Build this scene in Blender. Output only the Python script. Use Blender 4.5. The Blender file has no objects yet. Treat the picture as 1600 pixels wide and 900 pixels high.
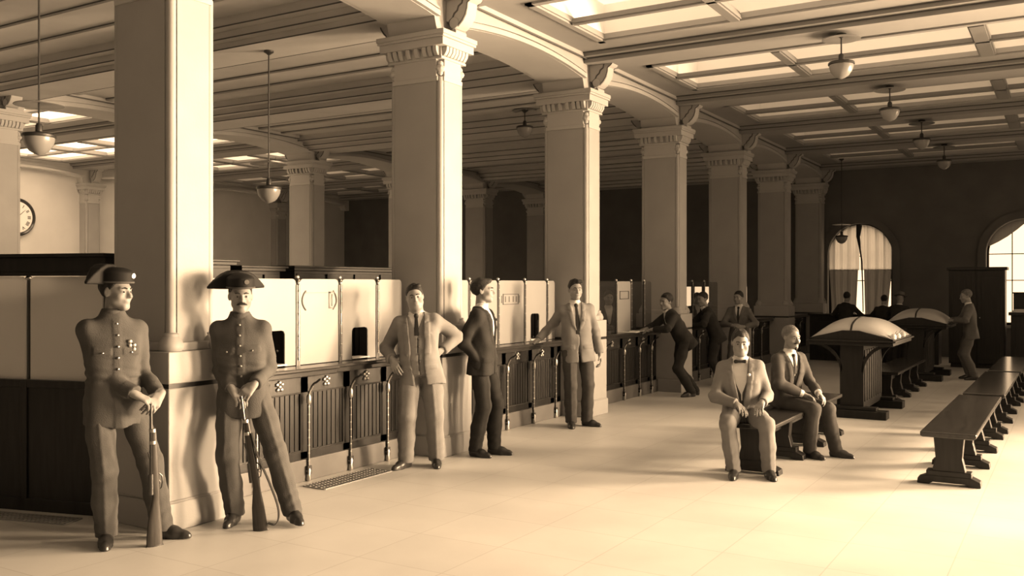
import bpy, bmesh, math, random
import numpy as np
from mathutils import Vector, Matrix

random.seed(7)
SC = bpy.context.scene
COL = SC.collection
PI = math.pi
R = math.radians

# ------------------------------------------------------------------ helpers
class MB:
    """collects shapes for ONE mesh object"""
    def __init__(s):
        s.v = []; s.f = []
    def add(s, vs, fs):
        n = len(s.v)
        s.v += [tuple(p) for p in vs]
        s.f += [tuple(i + n for i in f) for f in fs]
        return s
    def box(s, x0, x1, y0, y1, z0, z1):
        v = [(x, y, z) for z in (z0, z1) for y in (y0, y1) for x in (x0, x1)]
        return s.add(v, [(0, 2, 3, 1), (4, 5, 7, 6), (0, 1, 5, 4), (2, 6, 7, 3), (0, 4, 6, 2), (1, 3, 7, 5)])
    def prism(s, poly, a0, a1, ax):
        n = len(poly)
        def P(p, a):
            if ax == 'x': return (a, p[0], p[1])
            if ax == 'y': return (p[0], a, p[1])
            return (p[0], p[1], a)
        v = [P(p, a0) for p in poly] + [P(p, a1) for p in poly]
        f = [tuple(range(n)), tuple(range(2 * n - 1, n - 1, -1))]
        f += [(i, i + n, (i + 1) % n + n, (i + 1) % n) for i in range(n)]
        return s.add(v, f)
    def loft(s, rings, cap=True):
        n = len(rings[0]); v = [p for r in rings for p in r]; f = []
        for k in range(len(rings) - 1):
            for i in range(n):
                j = (i + 1) % n
                f.append((k * n + i, k * n + j, (k + 1) * n + j, (k + 1) * n + i))
        if cap:
            f.append(tuple(range(n))); f.append(tuple((len(rings) - 1) * n + i for i in range(n)))
        return s.add(v, f)
    def tube(s, path, r, n=8):
        path = [Vector(p) for p in path]
        rr = r if isinstance(r, (list, tuple)) else [r] * len(path)
        rings = []; prev = None
        for i, p in enumerate(path):
            t = (path[min(i + 1, len(path) - 1)] - path[max(i - 1, 0)]).normalized()
            if prev is None:
                a = Vector((0, 0, 1)) if abs(t.z) < .9 else Vector((1, 0, 0))
                u = t.cross(a).normalized()
            else:
                u = (prev - t * prev.dot(t)).normalized()
            prev = u; w = t.cross(u)
            rings.append([p + (u * math.cos(2 * PI * k / n) + w * math.sin(2 * PI * k / n)) * rr[i] for k in range(n)])
        return s.loft(rings)
    def lathe(s, prof, c=(0, 0, 0), n=24, ax='z'):
        rings = []
        for r, h in prof:
            ring = []
            for k in range(n):
                a = 2 * PI * k / n; p = (max(r, 1e-4) * math.cos(a), max(r, 1e-4) * math.sin(a), h)
                if ax == 'x': p = (p[2], p[0], p[1])
                elif ax == 'y': p = (p[0], p[2], p[1])
                ring.append((p[0] + c[0], p[1] + c[1], p[2] + c[2]))
            rings.append(ring)
        return s.loft(rings)
    def ball(s, c, r, n=10, m=6):
        if not isinstance(r, (list, tuple)): r = (r, r, r)
        rings = []
        for j in range(m + 1):
            t = PI * j / m; q = max(math.sin(t), 1e-3)
            rings.append([(c[0] + r[0] * q * math.cos(2 * PI * k / n), c[1] + r[1] * q * math.sin(2 * PI * k / n), c[2] - r[2] * math.cos(t)) for k in range(n)])
        return s.loft(rings)
    def xf(s, M):
        s.v = [tuple(M @ Vector(p)) for p in s.v]; return s
    def join(s, o):
        return s.add(o.v, o.f)
    def build(s, name, mat, parent=None, smooth=35, bevel=0.0):
        me = bpy.data.meshes.new(name)
        me.from_pydata(s.v, [], s.f)
        bm = bmesh.new(); bm.from_mesh(me)
        bmesh.ops.recalc_face_normals(bm, faces=bm.faces)
        bm.to_mesh(me); bm.free()
        if smooth:
            me.shade_smooth(); me.set_sharp_from_angle(angle=R(smooth))
        o = bpy.data.objects.new(name, me)
        if mat: me.materials.append(mat)
        COL.objects.link(o)
        if parent: o.parent = parent
        if bevel:
            b = o.modifiers.new('bevel', 'BEVEL'); b.width = bevel; b.segments = 2; b.limit_method = 'ANGLE'; b.angle_limit = R(40)
        return o

def tag(o, label=None, cat=None, group=None, kind=None):
    if label: o['label'] = label
    if cat: o['category'] = cat
    if group: o['group'] = group
    if kind: o['kind'] = kind
    return o
def thing(name, loc=(0, 0, 0), rz=0, label=None, cat=None, group=None):
    o = bpy.data.objects.new(name, None); COL.objects.link(o)
    o.empty_display_size = .1
    o.location = loc; o.rotation_euler = (0, 0, rz)
    return tag(o, label, cat, group)
def dup(o, loc=None, rz=None, label=None, group=None, parent=None):
    c = o.copy(); COL.objects.link(c)
    if loc is not None: c.location = loc
    if rz is not None: c.rotation_euler = (0, 0, rz)
    if parent: c.parent = parent
    if label: c['label'] = label
    if group: c['group'] = group
    for ch in list(o.children): dup(ch, parent=c)
    return c

# ------------------------------------------------------------------ materials
def mat(name, col, rough=.6, metal=0.0, spec=.5, var=0.0, vscale=6.0, bump=0.0, bscale=80.0, emit=None, transl=0.0, alpha=1.0, streak=None):
    m = bpy.data.materials.new(name); m.use_nodes = True
    nt = m.node_tree; N = nt.nodes; L = nt.links
    b = N['Principled BSDF']
    if not isinstance(col, (tuple, list)): col = (col, col * .99, col * .975)
    else:
        g = .35 * col[0] + .45 * col[1] + .2 * col[2]; col = tuple(g + (c - g) * .35 for c in col)
    c4 = (*col, 1)
    b.inputs['Base Color'].default_value = c4
    b.inputs['Roughness'].default_value = rough
    b.inputs['Metallic'].default_value = metal
    b.inputs['Specular IOR Level'].default_value = spec
    tc = N.new('ShaderNodeTexCoord')
    src = tc.outputs['Object']
    if streak:
        mp = N.new('ShaderNodeMapping'); mp.inputs['Scale'].default_value = streak
        L.new(src, mp.inputs['Vector']); src = mp.outputs['Vector']
    if var:
        nz = N.new('ShaderNodeTexNoise'); nz.inputs['Scale'].default_value = vscale; nz.inputs['Detail'].default_value = 5
        L.new(src, nz.inputs['Vector'])
        rp = N.new('ShaderNodeValToRGB')
        rp.color_ramp.elements[0].position = .3; rp.color_ramp.elements[1].position = .7
        rp.color_ramp.elements[0].color = tuple(max(0, x * (1 - var)) for x in col) + (1,)
        rp.color_ramp.elements[1].color = tuple(min(1, x * (1 + var)) for x in col) + (1,)
        L.new(nz.outputs['Fac'], rp.inputs['Fac']); L.new(rp.outputs['Color'], b.inputs['Base Color'])
    if bump:
        n2 = N.new('ShaderNodeTexNoise'); n2.inputs['Scale'].default_value = bscale; n2.inputs['Detail'].default_value = 3
        L.new(src, n2.inputs['Vector'])
        bp = N.new('ShaderNodeBump'); bp.inputs['Strength'].default_value = bump; bp.inputs['Distance'].default_value = .01
        L.new(n2.outputs['Fac'], bp.inputs['Height']); L.new(bp.outputs['Normal'], b.inputs['Normal'])
    if emit:
        b.inputs['Emission Color'].default_value = (*emit[0], 1); b.inputs['Emission Strength'].default_value = emit[1]
    if transl:
        t = N.new('ShaderNodeBsdfTranslucent'); t.inputs['Color'].default_value = c4
        mx = N.new('ShaderNodeMixShader'); mx.inputs['Fac'].default_value = transl
        out = N['Material Output']
        L.new(b.outputs['BSDF'], mx.inputs[1]); L.new(t.outputs['BSDF'], mx.inputs[2]); L.new(mx.outputs['Shader'], out.inputs['Surface'])
    if alpha < 1:
        b.inputs['Alpha'].default_value = alpha
    return m

WARM = (1.0, .70, .425)
M = {}
M['stone'] = mat('stone', .31, .75, var=.05, vscale=3, bump=.08, bscale=60)
M['stone_base'] = mat('stone_base', .31, .6, var=.06, vscale=3)
M['plaster'] = mat('plaster', .40, .85, var=.04, vscale=2, bump=.05, bscale=40)
M['plaster_dim'] = mat('plaster_dim', .46, .85, var=.06, vscale=2, bump=.05, bscale=40)
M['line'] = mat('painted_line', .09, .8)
M['darkwall'] = mat('dark_wall', .115, .85, var=.12, vscale=2)
M['wood'] = mat('dark_wood', (.017, .0155, .014), .35, var=.3, vscale=5, streak=(6, 6, .6), bump=.06, bscale=40)
M['woodtop'] = mat('polished_wood', (.027, .025, .023), .17, var=.25, vscale=4, streak=(8, .8, 8))
M['kick'] = mat('kick_board', (.12, .11, .10), .5, var=.15, vscale=4)
M['iron'] = mat('dark_iron', .05, .45, metal=.6)
M['brass'] = mat('brass', (.42, .40, .36), .42, metal=1.0)
M['frost'] = mat('frosted_glass', (.36, .355, .345), .5, var=.04, vscale=2.5, transl=.35)
M['paper'] = mat('paper', .65, .7)
M['lamp_glass'] = mat('opal_glass', .30, .25, transl=.25)
M['skin'] = mat('skin', (.22, .212, .2), .5, bump=.05, bscale=120)
M['lip'] = mat('lip', .2, .5)
M['eye'] = mat('dark_eye', .03, .2)
M['hair_dark'] = mat('dark_hair', .03, .5, bump=.5, bscale=90, streak=(1, .25, 1))
M['hair_grey'] = mat('grey_hair', .12, .6, var=.3, vscale=30, bump=.5, bscale=90)
M['cloth_uniform'] = mat('uniform_cloth', (.075, .073, .069), .85, var=.1, vscale=10, bump=.25, bscale=160)
M['cloth_uniform2'] = mat('uniform_trousers', (.08, .078, .074), .85, var=.1, vscale=10, bump=.25, bscale=160)
M['cloth_light'] = mat('light_suit_cloth', (.175, .17, .163), .85, var=.07, vscale=12, bump=.25, bscale=160)
M['cloth_mid'] = mat('mid_suit_cloth', (.115, .11, .105), .85, var=.08, vscale=12, bump=.25, bscale=160)
M['cloth_dark'] = mat('dark_suit_cloth', (.030, .029, .027), .85, var=.15, vscale=12, bump=.25, bscale=160)
M['cloth_brown'] = mat('brown_suit_cloth', (.06, .056, .052), .85, var=.12, vscale=12, bump=.25, bscale=160)
M['shirt'] = mat('white_shirt', .6, .8)
M['tie'] = mat('dark_tie', .03, .5)
M['leather'] = mat('black_leather', .025, .3)
M['patent'] = mat('patent_leather', .012, .65, spec=.3)
M['ceil'] = mat('ceiling_paint', .29, .85, var=.04, vscale=2)
M['pale'] = mat('pale_wall', .58, .85, var=.04, vscale=2)
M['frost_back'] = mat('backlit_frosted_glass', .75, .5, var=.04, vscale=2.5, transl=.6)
M['muntin'] = mat('muntin_paint', .2, .8, bump=.5, bscale=120)
M['well'] = mat('white_paint', .80, .8)
M['desk_wood'] = mat('desk_wood', (.012, .0115, .0105), .5, var=.25, vscale=5, streak=(6, 6, .6))
M['rifle_wood'] = mat('rifle_stock', (.045, .038, .031), .4, var=.25, vscale=8, streak=(10, 10, 1))
M['gun_metal'] = mat('gun_metal', .09, .35, metal=.8)
M['grate'] = mat('grate_iron', .30, .6, metal=.3)
M['grate_pit'] = mat('grate_pit', .14, .9)
M['glass'] = mat('clear_glass', .04, .12, alpha=.3)
M['clock_face'] = mat('clock_face', .8, .5)
M['curtain_lace'] = mat('lace_curtain', .8, .9, transl=.8, var=.12, vscale=5, streak=(6, 6, .4))
M['curtain'] = mat('net_curtain', .34, .9, transl=.7, var=.2, vscale=5, streak=(6, 6, .3))
M['deskwhite'] = mat('desk_blotter', .36, .35)

for k_, m_ in M.items():
    if k_.split('_')[0] in ('cloth', 'hair', 'patent', 'tie', 'shirt', 'wood', 'desk', 'rifle', 'skin'):
        m_.node_tree.nodes['Principled BSDF'].inputs['Specular IOR Level'].default_value = {'wood': .3, 'desk': .25, 'rifle': .3, 'patent': .12, 'skin': .25}.get(k_.split('_')[0], .08)
# floor: pale stone slabs, faint joints and stains
m = bpy.data.materials.new('floor_slabs'); m.use_nodes = True; M['floor'] = m
nt = m.node_tree; N = nt.nodes; L = nt.links; b = N['Principled BSDF']
tc = N.new('ShaderNodeTexCoord')
br = N.new('ShaderNodeTexBrick'); br.offset = 0.0
br.inputs['Scale'].default_value = 1.0
br.inputs['Brick Width'].default_value = .62; br.inputs['Row Height'].default_value = .62
br.inputs['Mortar Size'].default_value = .0035
br.inputs['Color1'].default_value = (.53, .525, .51, 1); br.inputs['Color2'].default_value = (.56, .555, .54, 1); br.inputs['Mortar'].default_value = (.43, .42, .405, 1)
L.new(tc.outputs['Object'], br.inputs['Vector'])
nz = N.new('ShaderNodeTexNoise'); nz.inputs['Scale'].default_value = 1.3; nz.inputs['Detail'].default_value = 6
L.new(tc.outputs['Object'], nz.inputs['Vector'])
mr = N.new('ShaderNodeMapRange'); mr.inputs['From Min'].default_value = .3; mr.inputs['From Max'].default_value = .7
mr.inputs['To Min'].default_value = .9; mr.inputs['To Max'].default_value = 1.06
L.new(nz.outputs['Fac'], mr.inputs['Value'])
mx = N.new('ShaderNodeMix'); mx.data_type = 'RGBA'; mx.blend_type = 'MULTIPLY'; mx.inputs['Factor'].default_value = 1
L.new(br.outputs['Color'], mx.inputs['A']); L.new(mr.outputs['Result'], mx.inputs['B'])
L.new(mx.outputs['Result'], b.inputs['Base Color'])
b.inputs['Roughness'].default_value = .42; b.inputs['Specular IOR Level'].default_value = .35

def glow(name, strength, col=WARM):
    m = bpy.data.materials.new(name); m.use_nodes = True
    nt = m.node_tree; nt.nodes.clear()
    e = nt.nodes.new('ShaderNodeEmission'); e.inputs['Color'].default_value = (*col, 1); e.inputs['Strength'].default_value = strength
    o = nt.nodes.new('ShaderNodeOutputMaterial'); nt.links.new(e.outputs[0], o.inputs[0])
    return m
# ------------------------------------------------------------------ layout constants (metres)
SP = 3.13                     # bay spacing along the colonnade
def Y0(k): return 4.17 + SP * k      # near edge of shaft k
def YC(k): return Y0(k) + .1925       # column axis
XF, XB = -5.22, -5.84         # hall face / office face of first row shafts
CEIL = 4.52
XR = 3.34                     # right wall of the hall
XR2F = -12.80                 # office face of the second row
XR2B = -13.42
XBACK = -20.6                 # back wall
YFAR, YNEAR = 23.35, -1.3
def struct(o): return tag(o, kind='structure')

# ------------------------------------------------------------------ floor
struct(MB().box(XBACK - .3, XR + .3, YNEAR - .3, YFAR + .3, -.12, 0).build('floor', M['floor'], smooth=0))

# ------------------------------------------------------------------ walls
def arch_pts(a0, a1, z0, rise, n=24):
    """points from a0 to a1 along an elliptical arch springing at z0"""
    c = (a0 + a1) / 2; w = (a1 - a0) / 2
    return [(c - w * math.cos(PI * i / n), z0 + rise * math.sin(PI * i / n)) for i in range(n + 1)]
def seg_pts(a0, a1, z0, rise, n=24):
    """shallow segmental arch"""
    c = (a0 + a1) / 2; w = (a1 - a0) / 2
    return [(c + w * t, z0 + rise * (1 - t * t)) for t in [(-1 + 2 * i / n) for i in range(n + 1)]]

# far wall with arched windows (hall) and square window (office)
WIN = [(-5.15, -3.67), (-1.72, -.14), (1.81, 3.29)]
far = MB()
xs = XR + .3
def far_box(x0, x1, z0, z1): far.box(x0, x1, YFAR, YFAR + .35, z0, z1)
HW = (-9.35, -7.15, .55, 1.62)
far_box(XBACK - .3, HW[0], 0, 5.1); far_box(HW[0], HW[1], 0, HW[2]); far_box(HW[0], HW[1], HW[3], 5.1); far_box(HW[1], WIN[0][0], 0, 5.1)
for i, (a, c) in enumerate(WIN):
    far_box(a, c, 0, .75)
    pts = arch_pts(a, c, 2.36, .76)
    far.prism(pts + [(c, 5.1), (a, 5.1)], YFAR, YFAR + .35, 'y')
    nx = WIN[i + 1][0] if i < 2 else XR + .3
    far_box(c, nx, 0, 5.1)
struct(far.build('wall_far', M['darkwall']))
struct(MB().box(XBACK - .3, XBACK, YNEAR, YFAR, 0, 5.1).build('wall_left', M['pale'], smooth=0))
struct(MB().box(XBACK - .3, XR + .3, YNEAR - .3, YNEAR, 0, 5.1).build('wall_near_blocker', M['darkwall'], smooth=0))  # unseen dark wall, pulled in close behind the camera to block bounced light
# right wall with a tall arched window in each bay
rw = MB(); RWIN = []
yprev = YNEAR
for k in range(-1, 6):
    mid = YC(k) + SP / 2; a, c = mid - .85, mid + .85
    rw.box(XR, XR + .3, yprev, a, 0, 5.1); rw.box(XR, XR + .3, a, c, 0, .6)
    rw.prism(arch_pts(a, c, 2.9, .8) + [(c, 5.1), (a, 5.1)], XR, XR + .3, 'x'); yprev = c
    RWIN.append((a, c))
rw.box(XR, XR + .3, yprev, YFAR, 0, 5.1)
struct(rw.build('wall_right', M['darkwall']))

wn = [0]
def window_name():
    wn[0] += 1; return 'window_%d' % wn[0]

def arched_window(axis, a, c, z0, zs, rise, pos, gm, bars, trans):
    root = thing(window_name()); struct(root)
    def B(m, u0, u1, z0, z1, d0, d1):
        if axis == 'y': m.box(u0, u1, pos + d0, pos + d1, z0, z1)
        else: m.box(pos + d0, pos + d1, u0, u1, z0, z1)
    pane = MB()
    poly = [(a, z0)] + arch_pts(a, c, zs, rise) + [(c, z0)]
    pane.prism(poly, pos + .22, pos + .235, axis)
    pane.build('pane', gm, root, smooth=0)
    fr = MB()
    outer = [(a, z0)] + arch_pts(a, c, zs, rise) + [(c, z0)]
    inner = [(a + .06, z0 + .06)] + arch_pts(a + .06, c - .06, zs, rise - .06) + [(c - .06, z0 + .06)]
    n = len(outer); vs = []; fs = []
    for d in (.14, .2):
        for p in outer + inner:
            vs.append((p[0], pos + d, p[1]) if axis == 'y' else (pos + d, p[0], p[1]))
    for i in range(n):
        j = (i + 1) % n
        fs += [(i, j, n + j, n + i), (2 * n + i, 3 * n + i, 3 * n + j, 2 * n + j), (n + i, n + j, 3 * n + j, 3 * n + i), (i, 2 * n + i, 2 * n + j, j)]
    fr.add(vs, fs)
    for u in bars: B(fr, u - .010, u + .010, z0, zs + rise * .92, .15, .19)
    for z in trans: B(fr, a, c, z - .010, z + .010, .15, .19)
    fr.build('frame', M['wood'], root, smooth=0)
    sl = MB(); B(sl, a - .06, c + .06, z0 - .06, z0, -.06, .2); sl.build('sill', M['stone_base'], root, smooth=0)
    return root

day_far = glow('daylight_far', 2.0)
day_right = glow('daylight_right', 1.5)
for i, (a, c) in enumerate(WIN):
    w3 = (c - a) / 3
    arched_window('y', a, c, .75, 2.36, .76, YFAR, day_far, [a + .52, a + 1.06], [1.75, 2.34])
root = thing(window_name()); struct(root)
MB().box(HW[0], HW[1], YFAR + .2, YFAR + .215, HW[2], HW[3]).build('pane', day_far, root, smooth=0)
fr = MB()
for i in range(10):
    x = HW[0] + (HW[1] - HW[0]) * i / 9; fr.box(x - .02, x + .02, YFAR + .12, YFAR + .17, HW[2], HW[3])
for z in (HW[2], 1.05, HW[3]): fr.box(HW[0], HW[1], YFAR + .12, YFAR + .17, z - .02, z + .02)
fr.build('frame', M['iron'], root, smooth=0)
for a, c in RWIN:
    arched_window('x', a, c, .6, 2.9, .8, XR, day_right, [a + .57, a + 1.13], [1.7, 2.9])

# archivolts round the far windows
tr = MB()
for a, c in WIN:
    o_ = [(a - .16, .75)] + arch_pts(a - .16, c + .16, 2.36, .92) + [(c + .16, .75)]
    i_ = [(a, .75)] + arch_pts(a, c, 2.36, .76) + [(c, .75)]
    tr.prism(o_ + i_[::-1], YFAR - .05, YFAR, 'y')
struct(tr.build('trim_1', M['darkwall']))
rv = MB()
a, c = WIN[1]
o_ = [(a, .75)] + arch_pts(a, c, 2.36, .76) + [(c, .75)]
i_ = [(a + .015, .75)] + arch_pts(a + .015, c - .015, 2.36, .745) + [(c - .015, .75)]
rv.prism(o_ + i_[::-1], YFAR - .02, YFAR + .14, 'y')
struct(rv.build('trim_6', M['plaster']))
SWAG = (a, c)

# ------------------------------------------------------------------ arcades
def arcade(name, xf, xb, k0, k1, m, both=True):
    """wall over a row of columns: piers, shallow segmental arches, archivolts"""
    w = MB()
    for k in range(k0, k1 + 1):
        w.box(xb + .02, xf - .02, Y0(k) + .02, Y0(k) + .365, 4.08, 5.0)
    for k in range(k0, k1):
        a, c = Y0(k) + .365, Y0(k + 1) + .02
        a2, c2 = a + .10, c - .10
        z1 = 4.225
        poly = [(a, 4.09), (a + .06, 4.10), (a2, z1)] + seg_pts(a2, c2, z1, .10)[1:-1] + [(c2, z1), (c - .06, 4.10), (c, 4.09), (c, 5.0), (a, 5.0)]
        w.prism(poly, xb + .02, xf - .02, 'x')
        for x0, x1 in ((xf - .02, xf + .025), (xb - .025, xb + .02)):
            p0 = seg_pts(a2 - .04, c2 + .04, z1, .10); p1 = [(p[0], p[1] + .05) for p in p0]
            w.prism(p0 + p1[::-1], x0, x1, 'x')
            p0 = [(p[0], p[1] + .07) for p in p0]; p1 = [(p[0], p[1] + .02) for p in p0]
            w.prism(p0 + p1[::-1], (x0 + x1) / 2 - .012, (x0 + x1) / 2 + .012, 'x')
    # cornice at the ceiling
    ya, yb = Y0(k0), Y0(k1) + .385
    for s, x in ((1, xf - .02), (-1, xb + .02)):
        w.box(min(x, x + s * .05), max(x, x + s * .05), ya, yb, 4.47, CEIL)
    return struct(w.build(name, m))
arcade('wall_arcade', XF, XB, -1, 6, M['plaster'])
arcade('wall_inner_arcade', XR2F, XR2B, -1, 6, M['plaster'])
arcade('wall_back_arcade', XBACK + .22, XBACK - .1, -1, 6, M['pale']).location.y = .26
# thin painted lines under the cornices
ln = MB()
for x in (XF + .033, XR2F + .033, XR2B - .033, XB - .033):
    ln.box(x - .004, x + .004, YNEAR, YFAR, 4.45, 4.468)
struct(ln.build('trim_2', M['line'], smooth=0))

# ------------------------------------------------------------------ ceilings
def skylit(xa, xb, cuts, strengths, names):
    """ceiling strip xa..xb with one long skylight well per bay and beams on the column lines"""
    ce = MB(); ln = MB()
    xw0, xw1 = cuts[0], cuts[-1]
    for k in range(-3, 7):
        y0, y1 = max(YC(k), YNEAR), min(YC(k + 1), YFAR)
        if y1 <= y0: continue
        mid = YC(k) + SP / 2; a, c = max(mid - .78, y0), min(mid + .78, y1)
        if k == 6 or k < -1:
            ce.box(xa, xb, y0, y1, CEIL, CEIL + .06)
        else:
            ce.box(xa, xb, y0, a, CEIL, CEIL + .06); ce.box(xa, xb, c, y1, CEIL, CEIL + .06)
            ce.box(xa, xw0, a, c, CEIL, CEIL + .06); ce.box(xw1, xb, a, c, CEIL, CEIL + .06)
            # well sides
            T = 4.92
            we = MB().box(xw0 - .04, xw1 + .04, a - .04, a, CEIL + .06, T).box(xw0 - .04, xw1 + .04, c, c + .04, CEIL + .06, T)
            we.box(xw0 - .04, xw0, a, c, CEIL + .06, T).box(xw1, xw1 + .04, a, c, CEIL + .06, T)
            ce.box(xw0 - .3, xw1 + .3, a - .3, c + .3, T + .03, T + .06)
            # raised lip round the opening
            for e in ((xw0 - .10, xw1 + .10, a - .10, a - .02), (xw0 - .10, xw1 + .10, c + .02, c + .10), (xw0 - .10, xw0 - .02, a - .1, c + .1), (xw1 + .02, xw1 + .10, a - .1, c + .1)):
                ce.box(e[0], e[1], e[2], e[3], CEIL - .022, CEIL)
            root = thing(window_name()); struct(root)
            we.build('well_lining', M['well'], root, smooth=0)
            g = MB().box(xw0, xw1, a, c, T, T + .02); g.build('glazing', strengths(k), root, smooth=0)
            fr = MB()
            fr.box(xw0, xw1, mid - .028, mid + .028, CEIL - .03, CEIL + .04)
            fr.box(xw0, xw1, mid - .04, mid + .04, CEIL - .012, CEIL + .02)
            for i, x in enumerate(cuts[1:-1]):
                h = .075 if abs(x - (xa + xb) / 2) < .3 else .05
                fr.box(x - h, x + h, a, c, CEIL - .03, CEIL + .07)
                fr.box(x - h - .02, x + h + .02, a, c, CEIL - .012, CEIL + .03)
            fr.build('frame', M['muntin'], root, smooth=0)
        # beam on the column line
    for k in range(-1, 7):
        y = YC(k)
        ce.box(xa, xb, y - .24, y + .24, CEIL - .11, CEIL); ce.box(xa, xb, y - .34, y + .34, CEIL - .05, CEIL)
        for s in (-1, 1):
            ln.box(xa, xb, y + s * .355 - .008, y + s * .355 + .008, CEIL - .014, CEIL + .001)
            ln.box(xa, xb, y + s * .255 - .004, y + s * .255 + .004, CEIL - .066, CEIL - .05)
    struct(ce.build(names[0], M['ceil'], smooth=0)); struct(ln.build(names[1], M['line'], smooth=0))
SKY = {k: glow('skylight_glow_%d' % (k + 3), s) for k, s in {-2: .2, -1: .25, 0: 1.3, 1: 2.0, 2: 1.9, 3: .7, 4: .42, 5: .25}.items()}
skylit(XF - .05, XR, [-4.70, -3.14, -.93, 1.28, 2.84], lambda k: SKY[k], ('ceiling', 'trim_3'))
SKY2 = {k: glow('back_skylight_glow_%d' % (k + 3), s) for k, s in {-2: 1.0, -1: 4.0, 0: 9.0, 1: 9.0, 2: 9.0, 3: 3.5, 4: .6, 5: .2}.items()}
skylit(XBACK, XR2B + .05, [-20.0, -18.4, -17.0, -15.6, -14.0], lambda k: SKY2[k], ('ceiling_back', 'trim_4'))
# office ceiling: deep stepped beams
ce = MB(); ln = MB()
xa, xb = XR2F - .05, XB + .05
ce.box(xa, xb, YNEAR, YFAR, CEIL, CEIL + .08)
for k in range(-1, 7):
    y = YC(k)
    for hw, z in ((.30, 4.27), (.42, 4.34), (.56, 4.42)):
        ce.box(xa, xb, y - hw, y + hw, z, CEIL)
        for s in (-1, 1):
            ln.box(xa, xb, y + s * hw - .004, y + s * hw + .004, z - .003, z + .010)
    for s in (1.0, SP / 2, SP - 1.0):
        ce.box(xa, xb, y + s - .05, y + s + .05, CEIL - .035, CEIL)
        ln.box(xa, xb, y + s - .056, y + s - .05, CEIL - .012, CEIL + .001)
struct(ce.build('ceiling_office', M['plaster_dim'], smooth=0)); struct(ln.build('trim_5', M['line'], smooth=0))

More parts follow.
